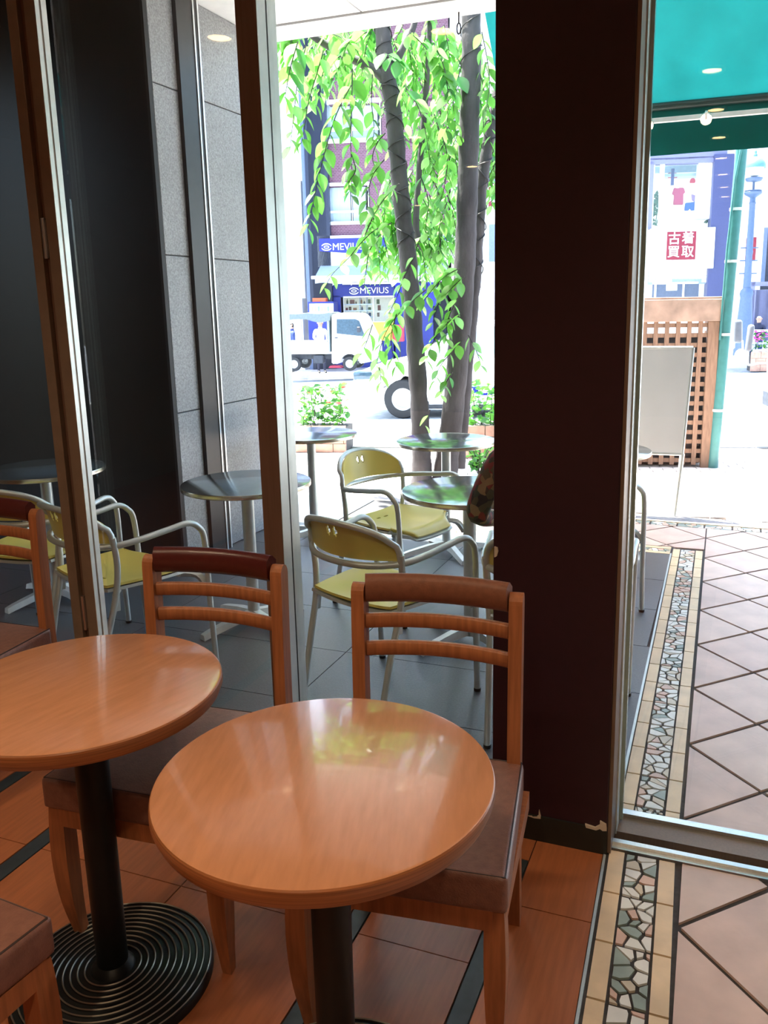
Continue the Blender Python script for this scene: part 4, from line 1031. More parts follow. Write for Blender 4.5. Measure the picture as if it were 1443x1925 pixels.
lp_(MB().rbox((wl, lv-.01, lz+H_), (wr_+.035, lv+.64, lz+H_+.02), .004, 1), 'lid', m_ply)
lp_(MB().rbox((wr_-.10, lv-.02, lz), (wr_, lv+.03, lz+hb), .004, 1), 'corner_post', m_lat)
lp_(MB().rbox((wr_-.02, lv+.03, lz), (wr_+.025, lv+.10, lz+hb), .004, 1), 'corner_post', m_lat)
lp_(MB().rbox((wl, lv-.02, lz), (wl+.08, lv+.03, lz+hb), .004, 1), 'corner_post', m_lat)
x = wr_-.165
while x > wl+.08:
    lp_(MB().box((x-.0205, lv-.012, lz+.03), (x+.0205, lv, lz+hb)), 'vertical_slat', m_lat); x -= .100
zz = lz+.07
while zz < lz+hb:
    lp_(MB().box((wl+.05, lv+.001, zz-.0195), (wr_-.09, lv+.013, zz+.0195)), 'horizontal_slat', m_lat); zz += .0905
yy = lv+.16
while yy < lv+.6:
    lp_(MB().box((wr_+.012, yy-.023, lz+.03), (wr_+.024, yy+.023, lz+hb)), 'vertical_slat', m_lat); yy += .1
zz = lz+.07
while zz < lz+hb:
    lp_(MB().box((wr_, lv+.06, zz-.022), (wr_+.012, lv+.62, zz+.022)), 'horizontal_slat', m_lat); zz += .0905
one(MB().rbox((wl+.1, lv+.10, lz+.02), (wr_-.08, lv+.56, lz+hb-.14), .02, 2).lathe([(.0, -.012), (.22, -.012), (.24, 0), (.24, .03)], 24, (wr_-.62, lv+.09, lz+.75), axis='y'), 'air_conditioner_unit', mat('unit_grey', (.045, .045, .05), .5), 'grey machine box inside the wooden lattice enclosure', 'machine', STREET @ Vector((lu-.4, lv+.3, lz)), frame=STREET, rz=SA)
# green pole
pu, pv_, pz = ground_px(1338.5, 879)
gp = thing('green_pole', 'teal green steel pole beside the lattice enclosure', 'pole', STREET @ Vector((pu, pv_, pz)), SA)
m_pole = mat('pole_teal', (.045, .17, .165), .35, var=.1, metal=.2)
tpu, tpz = uz(1394, 275, pv_)
dlean = (tpu-pu)/(tpz-pz)
part(MB().tube([(0, 0, 0), (dlean*.9, 0, .9), (dlean*4.2, 0, 4.2)], [.05, .05, .05], 18), 'shaft', m_pole, gp, smooth=50)
part(MB().tube([(-.05+dlean*1.2, -.05, 1.2), (-.058+dlean*2, -.05, 2.0), (-.045+dlean*2.6, -.06, 2.6), (.02+dlean*3.2, -.06, 3.2)], .010, 6), 'cable', m_pole, gp, smooth=50, label='cable strapped to the pole')
for zz in (.55, 1.25, 1.9, 2.35): part(MB().lathe([(.052, -.012), (.058, -.012), (.058, .012), (.052, .012)], 18, (dlean*zz, 0, zz)), 'strap', m_alu_pale, gp, smooth=40)
# menu board, seen from behind
sb = thing('a_frame_sign', 'blank white A-frame sign board on metal legs, seen from behind', 'sign board', (-.60, 6.05, 0), math.radians(4))
m_board_w = mat('sign_back_white', (.76, .78, .79), .55, var=.05, scale=3)
hw = .325; zb_, zt2 = .45, 1.19; lean = .12
def sb_(x, z, back=0): return (x*(1-.06*z)+.022*z, lean*(z-1.2)*-1*(1 if back else -.25)+(.0 if not back else .0), z)
vs_ = [(-hw, zb_), (hw-.015, zb_), (hw+.02, zt2), (-hw+.03, zt2)]
part(MB().prism([(x, z) for x, z in vs_], -.008, .008, axis='y'), 'panel', m_board_w, sb)
for i, (a, b) in enumerate(zip(vs_, vs_[1:]+vs_[:1])):
    part(MB().tube([(a[0], 0, a[1]), (b[0], 0, b[1])], .012, 8), 'frame_tube', m_alu_pale, sb, smooth=60)
for s in (-1, 1):
    part(MB().tube([(s*hw*.93+.012, 0, zb_), (s*hw*.86+.0, -.01, .0)], .013, 8), 'leg', m_alu_pale, sb, smooth=60)
    part(MB().tube([(s*hw+.01, .012, zt2-.04), (s*hw*.9, .34, .0)], .011, 8), 'leg', m_alu_pale, sb, smooth=60)

# ------------------------------------------------------------------ planters and shrubs
LEAFV = []
def leaf_mesh(L_=1.0, wd=.66, curl=.12, fold=.15):
    def fn(u, v):
        x = (u*2-1); w_ = wd/2*(math.sin(PI*min(1, (v*.96+.02)))**.8)*(1-.35*v)*1.25
        return (x*w_*L_, v*L_, -curl*L_*v*v+fold*abs(x)*w_*L_*2)
    return fn
def leaf_add(mb, p, d, size, roll, fn, mi=0):
    d = d.normalized(); up = Vector((0, 0, 1))
    sd = d.cross(up)
    if sd.length < .05: sd = Vector((1, 0, 0))
    sd.normalize(); nn = sd.cross(d)
    c, s = math.cos(roll), math.sin(roll); X = sd*c+nn*s; Z = nn*c-sd*s
    vs = []; nu, nv = 2, 4
    for i in range(nu+1):
        for j in range(nv+1):
            q = fn(i/nu, j/nv); vs.append(p+X*q[0]*size+d*q[1]*size+Z*q[2]*size)
    fs = [(i*5+j, (i+1)*5+j, (i+1)*5+j+1, i*5+j+1) for i in range(nu) for j in range(nv)]
    mb.add(vs, fs, mi)
m_leaf = leaf_mat('leaf_green', (.09, .27, .03), (.17, .48, .08))
m_leaf_d = leaf_mat('leaf_dark', (.05, .17, .04), (.08, .30, .07))
m_leaf_y = leaf_mat('leaf_light', (.20, .42, .10), (.30, .62, .18))
m_bark = mat('bark_grey', (.048, .043, .046), .85, var=.45, scale=7, bump=.8, bscale=26, stretch=(1, 1, .45))
LF = leaf_mesh()
m_pl = mat('planter_brick', (.42, .24, .18), .8, var=.2, scale=10)
m_flower_r = mat('flower_red', (.75, .05, .04), .6); m_flower_p = mat('flower_magenta', (.6, .05, .35), .6); m_flower_w = mat('flower_white', (.85, .85, .85), .6)
def planter(label, u0, u1, v, h, dep, n, hs, fl):
    z0 = gz((u0+u1)/2, v)
    t = thing('street_planter', label, 'planter', STREET @ Vector(((u0+u1)/2, v+dep/2, z0)), SA, 'street planters')
    rows = 3; bl = .24
    part(MB().box((u0+.01, v+.01, z0), (u1-.01, v+dep-.01, z0+h-.03)), 'soil_box', m_grout, t, frame=STREET)
    for r in range(rows):
        k = 0; u = u0-(.12 if r % 2 else 0)
        while u < u1-.01:
            a = max(u, u0); b = min(u+bl, u1)
            part(MB().box((a+.004, v, z0+h*r/rows+.004), (b-.004, v+.06, z0+h*(r+1)/rows-.002)), 'brick', m_pl, t, frame=STREET); u += bl
    fo = MB()
    for k in range(n):
        p = Vector((random.uniform(u0+.05, u1-.05), v+random.uniform(.05, dep-.05), z0+h+random.random()**1.3*hs))
        leaf_add(fo, p, Vector((random.gauss(0, 1), random.gauss(0, 1), random.uniform(-.2, 1))), random.uniform(.05, .11), random.uniform(-1, 1), LF, random.choice((0, 0, 1)))
    part(fo, 'foliage', [m_leaf, m_leaf_d], t, frame=STREET, kind='stuff')
    st = MB()
    for k in range(14):
        p = Vector((random.uniform(u0+.1, u1-.1), v+random.uniform(.1, dep-.1), z0+h-.03)); st.tube([p, p+Vector((random.gauss(0, .05), random.gauss(0, .05), hs*.9))], .004, 5)
    part(st, 'stems', m_bark, t, frame=STREET, kind='stuff')
    fm = MB()
    for k in range(fl[1]):
        p = Vector((random.uniform(u0+.05, u1-.05), v+random.uniform(.0, dep*.6), z0+h+hs*random.uniform(.5, 1.05)))
        fm.lathe([(0, 0), (.03, .012), (.035, .025), (0, .018)], 6, p)
    part(fm, 'blossoms', fl[0], t, frame=STREET, kind='stuff')
ua = uz(545, 800, 9.0)[0]; ub = uz(648, 800, 9.0)[0]
planter('brick planter with green shrubs and red flowers behind the far left steel table', ua, ub, 9.0, .30, .5, 260, .42, (m_flower_r, 5))
ua = uz(868, 800, 8.6)[0]; ub = uz(1010, 800, 8.6)[0]
planter('brick planter with shrubs right of the tree trunks', ua, ub, 8.6, .34, .5, 300, .42, (m_flower_w, 26))
ua = uz(1413, 650, 22.6)[0]; ub = uz(1490, 650, 22.6)[0]
planter('planter of magenta flowers by the far kerb at the right', ua, ub, 22.6, .5, .4, 160, .5, (m_flower_p, 90))
# low shrub growing beside the trunks
su, sv, sz = ground_px(880, 893)
sh = thing('low_shrub', 'low leafy shrub on the ground right of the tree trunks', 'shrub', STREET @ Vector((su, sv, sz)), SA)
fo = MB(); st = MB()
for k in range(13):
    a = random.uniform(0, 2*PI); tip = Vector((su+random.uniform(-.1, .26)+.05*math.cos(a), sv+.12*math.sin(a), sz+random.uniform(.08, .34))); base = Vector((su+.1, sv, sz))
    st.tube([base, (base+tip)/2+Vector((0, 0, .05)), tip], .004, 5)
    for q in range(7):
        p = base.lerp(tip, .3+.1*q); leaf_add(fo, p, Vector((random.gauss(0, 1), random.gauss(0, 1), random.uniform(-.3, .8))), random.uniform(.05, .085), random.uniform(-1, 1), LF, random.choice((0, 1)))
part(fo, 'foliage', [m_leaf, m_leaf_d], sh, frame=STREET, kind='stuff'); part(st, 'stems', m_bark, sh, frame=STREET, kind='stuff')

# ------------------------------------------------------------------ trees
def tpath(pts, Y0, n=5): return smooth_path([at(x, y, Y0+dy) for x, y, dy in pts], n)
def spiral(path, r, turns, off=.006, n=160, ph=0):
    out = []; m = len(path)-1
    for i in range(n):
        t = i/(n-1)*m; k = min(int(t), m-1); p = path[k].lerp(path[k+1], t-k); a = turns*2*PI*i/(n-1)+ph
        rr = r[min(k, len(r)-1)]+off; d = (path[k+1]-path[k]).normalized(); s = d.orthogonal().normalized(); b = d.cross(s)
        out.append(p+s*math.cos(a)*rr+b*math.sin(a)*rr)
    return out
def bumpy(r, n, k=.06): return [r(i/(n-1))*(1+k*math.sin(2.3*i)+k*.6*math.sin(5.1*i+1)) for i in range(n)]
m_wire = mat('black_wire', (.008, .008, .009), .5)
base1 = at(792, 906, 6.69); base2 = at(838, 896, 6.80)
tr1 = thing('street_tree', 'grey-barked street tree with wires wound round it, left trunk, forked', 'tree', (base1.x, base1.y, 0), 0, 'street trees')
tr2 = thing('street_tree', 'street tree with the thicker straight grey trunk on the right', 'tree', (base2.x, base2.y, 0), 0, 'street trees')
p1_ = tpath([(793, 912, 0), (792, 860, 0), (790, 800, 0), (784, 700, 0), (776, 600, 0), (768, 500, 0), (757, 400, 0), (747, 300, 0), (738, 200, 0), (726, 130, 0), (718, 40, .05), (710, -120, .1)], 6.69)
r1 = bumpy(lambda t: .082-.022*t+.03*max(0, .1-t)*6, len(p1_))
part(MB().tube(p1_, r1, 14), 'trunk', m_bark, tr1, smooth=60, frame=WORLD)
br = tpath([(730, 158, 0), (712, 138, -.03), (690, 124, -.06), (655, 107, -.1), (620, 88, -.14), (588, 68, -.2), (540, 30, -.3)], 6.69, 4)
part(MB().tube(br, [.045-.022*i/(len(br)-1) for i in range(len(br))], 10), 'branch', m_bark, tr1, smooth=60, frame=WORLD)
br = tpath([(728, 150, .05), (745, 115, .1), (762, 80, .15), (780, 40, .2), (800, -60, .3)], 6.69, 4)
part(MB().tube(br, [.035-.012*i/(len(br)-1) for i in range(len(br))], 10), 'branch', m_bark, tr1, smooth=60, frame=WORLD)
br = tpath([(795, 470, .7), (782, 430, .7), (786, 340, .75), (794, 250, .8), (802, 150, .85), (808, 30, .9), (812, -100, 1)], 6.69, 4)
part(MB().tube(br, [.032-.010*i/(len(br)-1) for i in range(len(br))], 10), 'branch', m_bark, tr1, smooth=60, frame=WORLD)
part(MB().tube(spiral(p1_[26:], r1[26:], 13), .0045, 5).tube(spiral(p1_[26:], r1[26:], -8, ph=1.5), .0045, 5), 'wire', m_wire, tr1, frame=WORLD, label='black string-light wire')
p2_ = tpath([(836, 906, 0), (840, 860, 0), (848, 800, 0), (858, 700, 0), (866, 600, 0), (873, 500, 0), (877, 400, 0), (880, 300, 0), (883, 200, 0), (886, 100, 0), (885, 30, .03), (884, -120, .05)], 6.8)
r2 = bumpy(lambda t: .100-.028*t+.04*max(0, .1-t)*5, len(p2_), .035)
part(MB().tube(p2_, r2, 16), 'trunk', m_bark, tr2, smooth=60, frame=WORLD)
p3_ = tpath([(862, 880, .25), (872, 760, .3), (884, 620, .35), (893, 520, .4), (899, 430, .4), (906, 340, .4), (918, 265, .4), (934, 190, .4), (952, 100, .45), (965, -60, .5)], 6.8)
r3 = bumpy(lambda t: .055-.01*t, len(p3_), .08)
part(MB().tube(p3_, r3, 12), 'trunk', m_bark, tr2, smooth=60, frame=WORLD)
part(MB().tube(spiral(p3_[14:], r3[14:], 11, .008), .005, 5).tube(spiral(p3_[14:], r3[14:], -7, .008, ph=2), .005, 5).tube(spiral(p2_[42:], r2[42:], 3, .006), .0045, 5), 'wire', m_wire, tr2, frame=WORLD, label='black string-light wire')
leaves = []
def lmesh(fn, nm, m):
    mb = MB(); mb.grid(fn, 2, 6); me = mb.mesh(nm, smooth=60); me.materials.append(m); return me
LM = [lmesh(leaf_mesh(1, .68, .10, .12), 'leaf', m_leaf), lmesh(leaf_mesh(1, .62, .22, .2), 'leaf', m_leaf), lmesh(leaf_mesh(1, .7, .02, .1), 'leaf', m_leaf_y), lmesh(leaf_mesh(1, .68, .1, .15), 'leaf', m_leaf_d)]
def orient(o, p, d, roll, size):
    d = d.normalized(); up = Vector((0, 0, 1)); sd = d.cross(up)
    if sd.length < .05: sd = Vector((1, 0, 0))
    sd.normalize(); nn = sd.cross(d); c, s = math.cos(roll), math.sin(roll); X = sd*c+nn*s; Z = nn*c-sd*s
    M = Matrix(((X.x, d.x, Z.x), (X.y, d.y, Z.y), (X.z, d.z, Z.z))).to_4x4(); M.translation = p
    o.matrix_local = M @ Matrix.Scale(size, 4)
def put_leaf(tree, p, d, size, kind=None):
    me = LM[kind if kind is not None else random.choices((0, 1, 2, 3), (5, 3, 3, .7))[0]]
    o = bpy.data.objects.new('leaf', me); COL.objects.link(o); o.parent = tree
    orient(o, ROOTM[tree.name].inverted() @ p, d, random.uniform(-.7, .7), size)
cnt = {tr1.name: 0, tr2.name: 0}
FO = {tr1.name: MB(), tr2.name: MB()}; TW = {tr1.name: MB(), tr2.name: MB()}
CF = RF.copy(); CF.z = 0; CF.normalize(); CR = Vector((CF.y, -CF.x, 0))
def twig(tree, pts, Y, nl, size=.13, dy=0, kind=None, taper=.75, stuff=False):
    P = smooth_path([at(x, y, Y+dy*i) for i, (x, y) in enumerate(pts)], 5)
    TW[tree.name].tube(P, [.005-.003*i/(len(P)-1) for i in range(len(P))], 5)
    for k in range(nl):
        t = (k+.6)/nl*(len(P)-1); i = min(int(t), len(P)-2); p = P[i].lerp(P[i+1], t-i); d = (P[i+1]-P[i]).normalized()
        s = 1 if k % 2 else -1
        dd = d*.55+CR*s*random.uniform(.5, .9)+Vector((0, 0, -.45))+CF*random.uniform(-.45, .45)
        sz_ = 1.22*size*random.uniform(.85, 1.15)*(1-(1-taper)*k/nl)
        if cnt[tree.name] < 290 and not stuff: put_leaf(tree, p, dd, sz_, kind); cnt[tree.name] += 1
        else: leaf_add(FO[tree.name], p, dd, sz_, random.uniform(-.7, .7), LF, random.choices((0, 1, 2), (5, 1, 3))[0])
T1_ = [([(660, 160), (632, 215), (612, 280), (598, 335), (588, 385), (578, 432)], 6.2, 24, .135), ([(662, 130), (661, 200), (659, 270), (661, 320), (660, 352)], 6.3, 17, .13),
       ([(608, 95), (595, 140), (580, 190), (572, 240), (566, 270)], 6.1, 15, .12), ([(560, 78), (545, 130), (535, 185)], 5.7, 10, .15), ([(575, 85), (560, 150), (552, 215), (545, 280)], 6.0, 13, .12),
       ([(640, 105), (610, 130), (600, 170), (592, 200)], 6.3, 10, .12), ([(700, 140), (698, 190), (703, 240), (700, 265)], 6.4, 10, .12), ([(690, 60), (655, 80), (640, 120), (625, 150)], 6.4, 11, .12),
       ([(735, 420), (705, 432), (680, 455), (655, 485), (625, 515), (608, 545)], 6.2, 14, .10), ([(715, 440), (695, 470), (688, 505), (684, 540)], 6.25, 8, .09), ([(722, 300), (700, 330), (690, 370), (690, 400)], 6.3, 9, .11),
       ([(724, 250), (708, 270), (700, 300), (716, 335)], 6.35, 8, .11), ([(660, 290), (668, 320), (655, 345), (662, 372)], 6.25, 8, .09), ([(750, 345), (725, 370), (705, 400), (690, 430), (685, 455)], 6.4, 12, .10),
       ([(722, 100), (738, 108), (752, 118)], 6.35, 6, .12, 3), ([(800, 545), (770, 570), (745, 595), (725, 625), (712, 665), (706, 705)], 6.3, 15, .11), ([(745, 590), (735, 630), (738, 665), (745, 690)], 6.3, 9, .12),
       ([(700, 610), (690, 640), (678, 668)], 6.2, 5, .11), ([(712, 690), (715, 705), (716, 722)], 6.2, 3, .09), ([(780, 480), (760, 520), (745, 560), (730, 590)], 6.4, 10, .10), ([(610, 60), (640, 70), (670, 95), (685, 130)], 6.5, 10, .12)]
for a in T1_: twig(tr1, a[0], a[1], a[2], a[3], kind=a[4] if len(a) > 4 else None)
T2_ = [([(862, 505), (835, 520), (812, 545), (790, 575)], 6.5, 12, .11), ([(872, 520), (845, 545), (825, 570), (812, 610)], 6.5, 11, .11), ([(866, 590), (838, 610), (815, 640), (800, 680)], 6.5, 12, .11), ([(880, 630), (895, 660), (905, 690)], 6.6, 6, .10),
       ([(868, 640), (850, 660), (826, 690), (815, 720)], 6.6, 9, .10), ([(850, 700), (838, 720), (828, 745)], 6.6, 6, .09), ([(860, 560), (842, 600), (838, 640)], 6.5, 8, .10), ([(808, 770), (802, 790), (797, 805)], 6.4, 2, .09),
       ([(770, 60), (800, 90), (830, 130), (850, 180)], 6.6, 14, .12), ([(815, 80), (835, 130), (842, 190), (838, 250)], 6.6, 14, .12), ([(760, 160), (785, 200), (800, 250), (808, 310)], 6.6, 14, .12),
       ([(820, 230), (840, 290), (835, 350), (820, 400)], 6.7, 14, .11), ([(790, 330), (805, 380), (800, 430), (812, 480)], 6.7, 12, .11), ([(905, 60), (915, 110), (920, 160), (912, 210)], 6.7, 12, .11), ([(865, 130), (852, 190), (858, 260)], 6.7, 10, .11),
       ([(900, 130), (912, 180), (924, 230), (920, 270)], 6.8, 10, .10), ([(840, 380), (825, 430), (830, 480)], 6.7, 9, .10)]
for a in T2_: twig(tr2, a[0], a[1], a[2], a[3])
rr = random.Random(11)
def cloud(tree, n, x0, x1, y0, y1, Ya, Yb, ns=9):
    for k in range(n):
        x = rr.uniform(x0, x1); y = rr.uniform(y0, y1); Y = rr.uniform(Ya, Yb); dx = rr.uniform(-30, 30)
        twig(tree, [(x, y), (x+dx*.5, y+28), (x+dx, y+62)], Y, ns, rr.uniform(.09, .125), stuff=True)
cloud(tr2, 120, 735, 880, 40, 430, 7.3, 8.6); cloud(tr2, 30, 885, 940, 60, 330, 7.4, 8.6); cloud(tr1, 40, 590, 740, 10, 130, 6.6, 8.2); cloud(tr1, 24, 690, 760, 330, 470, 7.2, 8.0); cloud(tr2, 20, 560, 960, -200, 0, 6.2, 8.5, 12); cloud(tr1, 14, 500, 620, -60, 90, 5.9, 6.8); cloud(tr2, 24, 760, 840, 420, 520, 7.2, 8.2)
for t in (tr1, tr2):
    part(FO[t.name], 'foliage', [m_leaf, m_leaf_d, m_leaf_y], t, frame=WORLD, kind='stuff'); part(TW[t.name], 'twigs', m_bark, t, frame=WORLD, kind='stuff')

# ------------------------------------------------------------------ vehicles
m_car = mat('car_white', (.85, .87, .88), .25, var=.01, coat=.6); m_tyre = mat('tyre', (.015, .016, .02), .7); m_rim = mat('steel_wheel', (.50, .52, .54), .4, metal=.5)
m_carglass = mat('vehicle_glass', (.05, .09, .13), .08, var=.2, spec=.8); m_tarp = mat('tarp_grey', (.13, .165, .175), .7, var=.12); m_chassis = mat('chassis_dark', (.03, .035, .05), .6, var=.3)
def body(poly, y0, y1, bev, seg=2, taper=None):
    bm = bmesh.new(); a = [bm.verts.new((x, y0, z_)) for x, z_ in poly]; b = [bm.verts.new((x, y1, z_)) for x, z_ in poly]; n = len(poly)
    bm.faces.new(a); bm.faces.new(b[::-1])
    for i in range(n): bm.faces.new((a[i], b[i], b[(i+1) % n], a[(i+1) % n]))
    if taper:
        for v in bm.verts: v.co.y = (y0+y1)/2+(v.co.y-(y0+y1)/2)*taper(v.co.z)
    bmesh.ops.recalc_face_normals(bm, faces=bm.faces[:])
    bmesh.ops.bevel(bm, geom=bm.edges[:], offset=bev, segments=seg, affect='EDGES'); bm.verts.index_update()
    mb = MB(); mb.add([v.co.copy() for v in bm.verts], [[v.index for v in f.verts] for f in bm.faces]); bm.free(); return mb
# small flatbed truck, facing right
VT = 24.6
tu, tz = uz(706, 697, VT); tz = uz(656, 697.5, VT)[1]
kt = thing('flatbed_truck', 'small white flatbed truck with a grey tarp frame, across the street', 'truck', STREET @ Vector((tu, VT, tz)), SA)
def K(px, py): a = uz(px, py, VT); return a[0]-tu, a[1]-tz
xw, zw = K(656.5, 684); rw = zw
cab = [K(623, 668), K(623, 592), K(632, 588.5), K(668, 589), K(677, 593), K(695, 628), K(703, 645), K(705, 678), K(682, 680)]
arch = [K(656.5+19*math.cos(a), 684-19*math.sin(a)) for a in [PI*k/8 for k in range(9)]]
cab = cab[:-1]+[K(676, 684)]+arch[1:8]+[K(636, 684), K(623, 684)]
part(body(cab, 0, 1.42, .03, 2), 'cab', m_car, kt, smooth=40)
win = [K(632.5, 627), K(632.5, 600), K(668, 600), K(675, 603), K(686, 632), K(678, 632)]
part(MB().prism(win, -.012, .01, axis='y'), 'side_window', m_carglass, kt)
part(MB().prism([K(672, 597), K(678, 598), K(694, 629), K(690, 629)], .10, 1.32, axis='y'), 'windscreen', m_carglass, kt)
part(MB().rbox((*[K(629, 636)[0], -.03], K(629, 636)[1]), (K(635, 634)[0], 0, K(635, 634)[1]), .006, 1), 'door_handle', m_chassis, kt)
part(MB().rbox((K(672, 625)[0], -.14, K(672, 625)[1]), (K(678, 614)[0], -.05, K(678, 614)[1]), .02, 1), 'mirror', m_chassis, kt)
a = K(540, 664); b = K(616, 643); zb2 = a[1]
bx0 = a[0]-.75
part(MB().rbox((bx0, 0, zb2), (b[0], .04, b[1]), .008, 1), 'bed_side', m_car, kt); part(MB().rbox((bx0, 1.38, zb2), (b[0], 1.42, b[1]), .008, 1), 'bed_side', m_car, kt)
part(MB().rbox((bx0, 0, zb2-.03), (b[0]+.1, 1.42, zb2+.03), .008, 1), 'bed_floor', m_car, kt); part(MB().box((bx0, .02, zb2), (bx0+.04, 1.4, b[1])), 'tailgate', m_car, kt)
part(MB().box((b[0]-.02, .02, zb2), (b[0]+.06, 1.4, K(616, 590)[1])), 'headboard', m_tarp, kt, label='grey tarp folded at the cab')
zc = K(600, 588)[1]; zc2 = K(600, 602)[1]
part(MB().grid(lambda u, v: (bx0+(b[0]+.1-bx0)*u, -.02+1.46*v, zc-.03*abs(math.sin(3*PI*u))+.02*math.sin(PI*v)), 24, 6, .03).grid(lambda u, v: (bx0+(b[0]+.1-bx0)*u, -.025, zc-.03*abs(math.sin(3*PI*u))-(.2+.05*math.sin(9*u))*v), 24, 3, .03), 'tarp', m_tarp, kt, smooth=50)
for xx in (bx0+.05, b[0]-1.15, b[0]+.02): part(MB().tube([(xx, .03, zb2), (xx, .03, zc), (xx, 1.39, zc), (xx, 1.39, zb2)], .02, 6), 'tarp_frame', m_rim, kt)
part(MB().box((bx0+.1, .3, zb2-.2), (xw, .42, zb2-.05)).box((bx0+.1, 1.0, zb2-.2), (xw, 1.12, zb2-.05)).rbox((K(588, 680)[0], .05, K(588, 684)[1]), (K(606, 680)[0], .4, K(606, 668)[1]), .02, 1), 'chassis', m_chassis, kt)
part(MB().prism([K(613, 690), K(630, 690), K(636, 694), K(610, 694)], .5, .9, axis='y'), 'jack', mat('jack_red', (.5, .03, .08), .5), kt, label='red piece under the chassis')
xr_ = K(552, 684)[0]
def wheel_l(root, c, r, wd, side):
    t = MB().lathe([(r*.58, -wd/2), (r*.95, -wd/2), (r, -wd/2+.03), (r, wd/2-.03), (r*.95, wd/2), (r*.58, wd/2)], 28, c, axis='y'); w_ = part(t, 'wheel', m_tyre, root, smooth=40)
    y = side*(wd/2-.035)
    part(MB().lathe([(0, y+side*.02), (r*.12, y+side*.025), (r*.2, y), (r*.42, y-side*.02), (r*.5, y+side*.02), (r*.58, y+side*.03), (r*.6, y-side*.05)], 24, c, axis='y'), 'hub', m_rim, w_, smooth=40)
for x_ in (xw, xr_):
    for y_ in (.09, 1.33): wheel_l(kt, (x_, y_, rw), rw, .15, -1 if y_ < .5 else 1)
part(MB().rbox((K(697, 690)[0], .1, K(697, 684)[1]), (K(707, 672)[0], 1.32, K(697, 672)[1]), .03, 1), 'bumper', m_car, kt)
# parked white car behind the trunks, facing left
VC = 12.8
cu_, cz_ = uz(662, 786, VC)
cz_ = gz(cu_+1, VC)-.02
ca = thing('parked_car', 'white car parked at the near kerb behind the tree trunks', 'car', STREET @ Vector((cu_, VC, cz_)), SA)
side_p = [(.02, .35), (.0, .55), (.08, .72), (.30, .80), (1.0, .94), (1.9, .98), (3.2, .98), (3.9, .95), (4.02, .7), (4.0, .35), (3.72, .25)]+[(3.25+.36*math.cos(a), .31+.36*math.sin(a)) for a in [PI*k/8 for k in range(1, 8)]]+[(2.88, .22), (1.16, .22)]+[(.80+.36*math.cos(a), .31+.36*math.sin(a)) for a in [PI*k/8 for k in range(1, 8)]]+[(.4, .25)]
part(body(side_p, 0, 1.68, .05, 2, lambda z_: 1-.05*max(0, (z_-.5))), 'body', m_car, ca, smooth=45)
cabp = [(.92, .93), (1.72, 1.40), (2.2, 1.48), (3.1, 1.45), (3.75, .96)]
part(body(cabp, .06, 1.62, .04, 2, lambda z_: 1-.28*max(0, z_-.93)), 'cabin', m_car, ca, smooth=45)
part(MB().prism([(1.28, .98), (1.80, 1.34), (2.25, 1.40), (2.25, .98)], .045, .16, axis='y').prism([(2.33, .98), (2.33, 1.40), (3.0, 1.37), (3.45, .98)], .045, .16, axis='y'), 'side_window', mat('car_window_sky_sheen', (.32, .42, .48), .12), ca)  # sky reflection put into the pale colour of the side glass
part(MB().add([(.98, .16, .985), (.98, 1.52, .985), (1.66, 1.42, 1.385), (1.66, .26, 1.385)], [(0, 1, 2, 3)]).add([(.97, .16, 1.0), (.97, 1.52, 1.0), (1.65, 1.42, 1.40), (1.65, .26, 1.40)], [(0, 1, 2, 3)]), 'windscreen', m_carglass, ca)
for x_ in (.80, 3.25):
    for y_ in (.12, 1.56): wheel_l(ca, (x_, y_, .30), .30, .19, -1 if y_ < .5 else 1)
part(MB().rbox((.03, -.0, .60), (.34, .30, .74), .03, 2), 'headlight', m_carglass, ca, smooth=40)
part(MB().rbox((.9, .1, .14), (3.2, 1.55, .24), .02, 1), 'underbody', m_chassis, ca)
part(MB().rbox((1.15, -.16, .98), (1.30, .0, 1.12), .03, 2), 'mirror', m_car, ca, smooth=40)
# blue sign board behind the second planter
bsn = thing('blue_notice', 'small blue notice board behind the shrubs right of the trunks', 'sign', STREET @ Vector((uz(910, 745, 9.4)[0], 9.4, uz(910, 800, 9.4)[1])), SA)
bpart('board', m_blue, bsn, [(877, 726, 975, 743, 9.4, .03)]); bpart('post', m_frame, bsn, [(884, 743, 887, 812, 9.42, .03), (960, 743, 963, 812, 9.42, .03)])
for x in (884, 899, 908, 916, 925): bpart('mark', m_signw, bsn, [(x, 733, x+5, 739, 9.39, .01)])
# truck at the right edge: mirrors reach into view
VR = 9.6
mu, mz = uz(1440, 845, VR)
g0 = gz(mu, VR)-.02
dt = thing('delivery_truck', 'white truck at the right edge with grey door mirrors on arms', 'truck', STREET @ Vector((mu+.2, VR, g0)), SA)
cu0 = uz(1433, 700, VR+1.6)[0]
cabp = [(cu0+.03, g0+.35), (cu0, g0+.9), (cu0+.06, g0+1.15), (cu0+.22, g0+1.95), (cu0+.4, g0+2.05), (cu0+1.7, g0+2.05), (cu0+1.7, g0+.35)]
bm_ = body([(x, z_) for x, z_ in cabp], VR-.1, VR+1.5, .04, 2); part(bm_, 'cab', m_car, dt, smooth=45, frame=STREET)
part(MB().prism([(cu0+.30, g0+1.2), (cu0+.42, g0+1.85), (cu0+1.3, g0+1.85), (cu0+1.3, g0+1.2)], VR-.115, VR-.09, axis='y'), 'side_window', m_carglass, dt, frame=STREET)
part(MB().rbox((cu0-.02, VR-.08, g0+.3), (cu0+.2, VR+1.48, g0+.5), .02, 1), 'bumper', m_chassis, dt, frame=STREET)
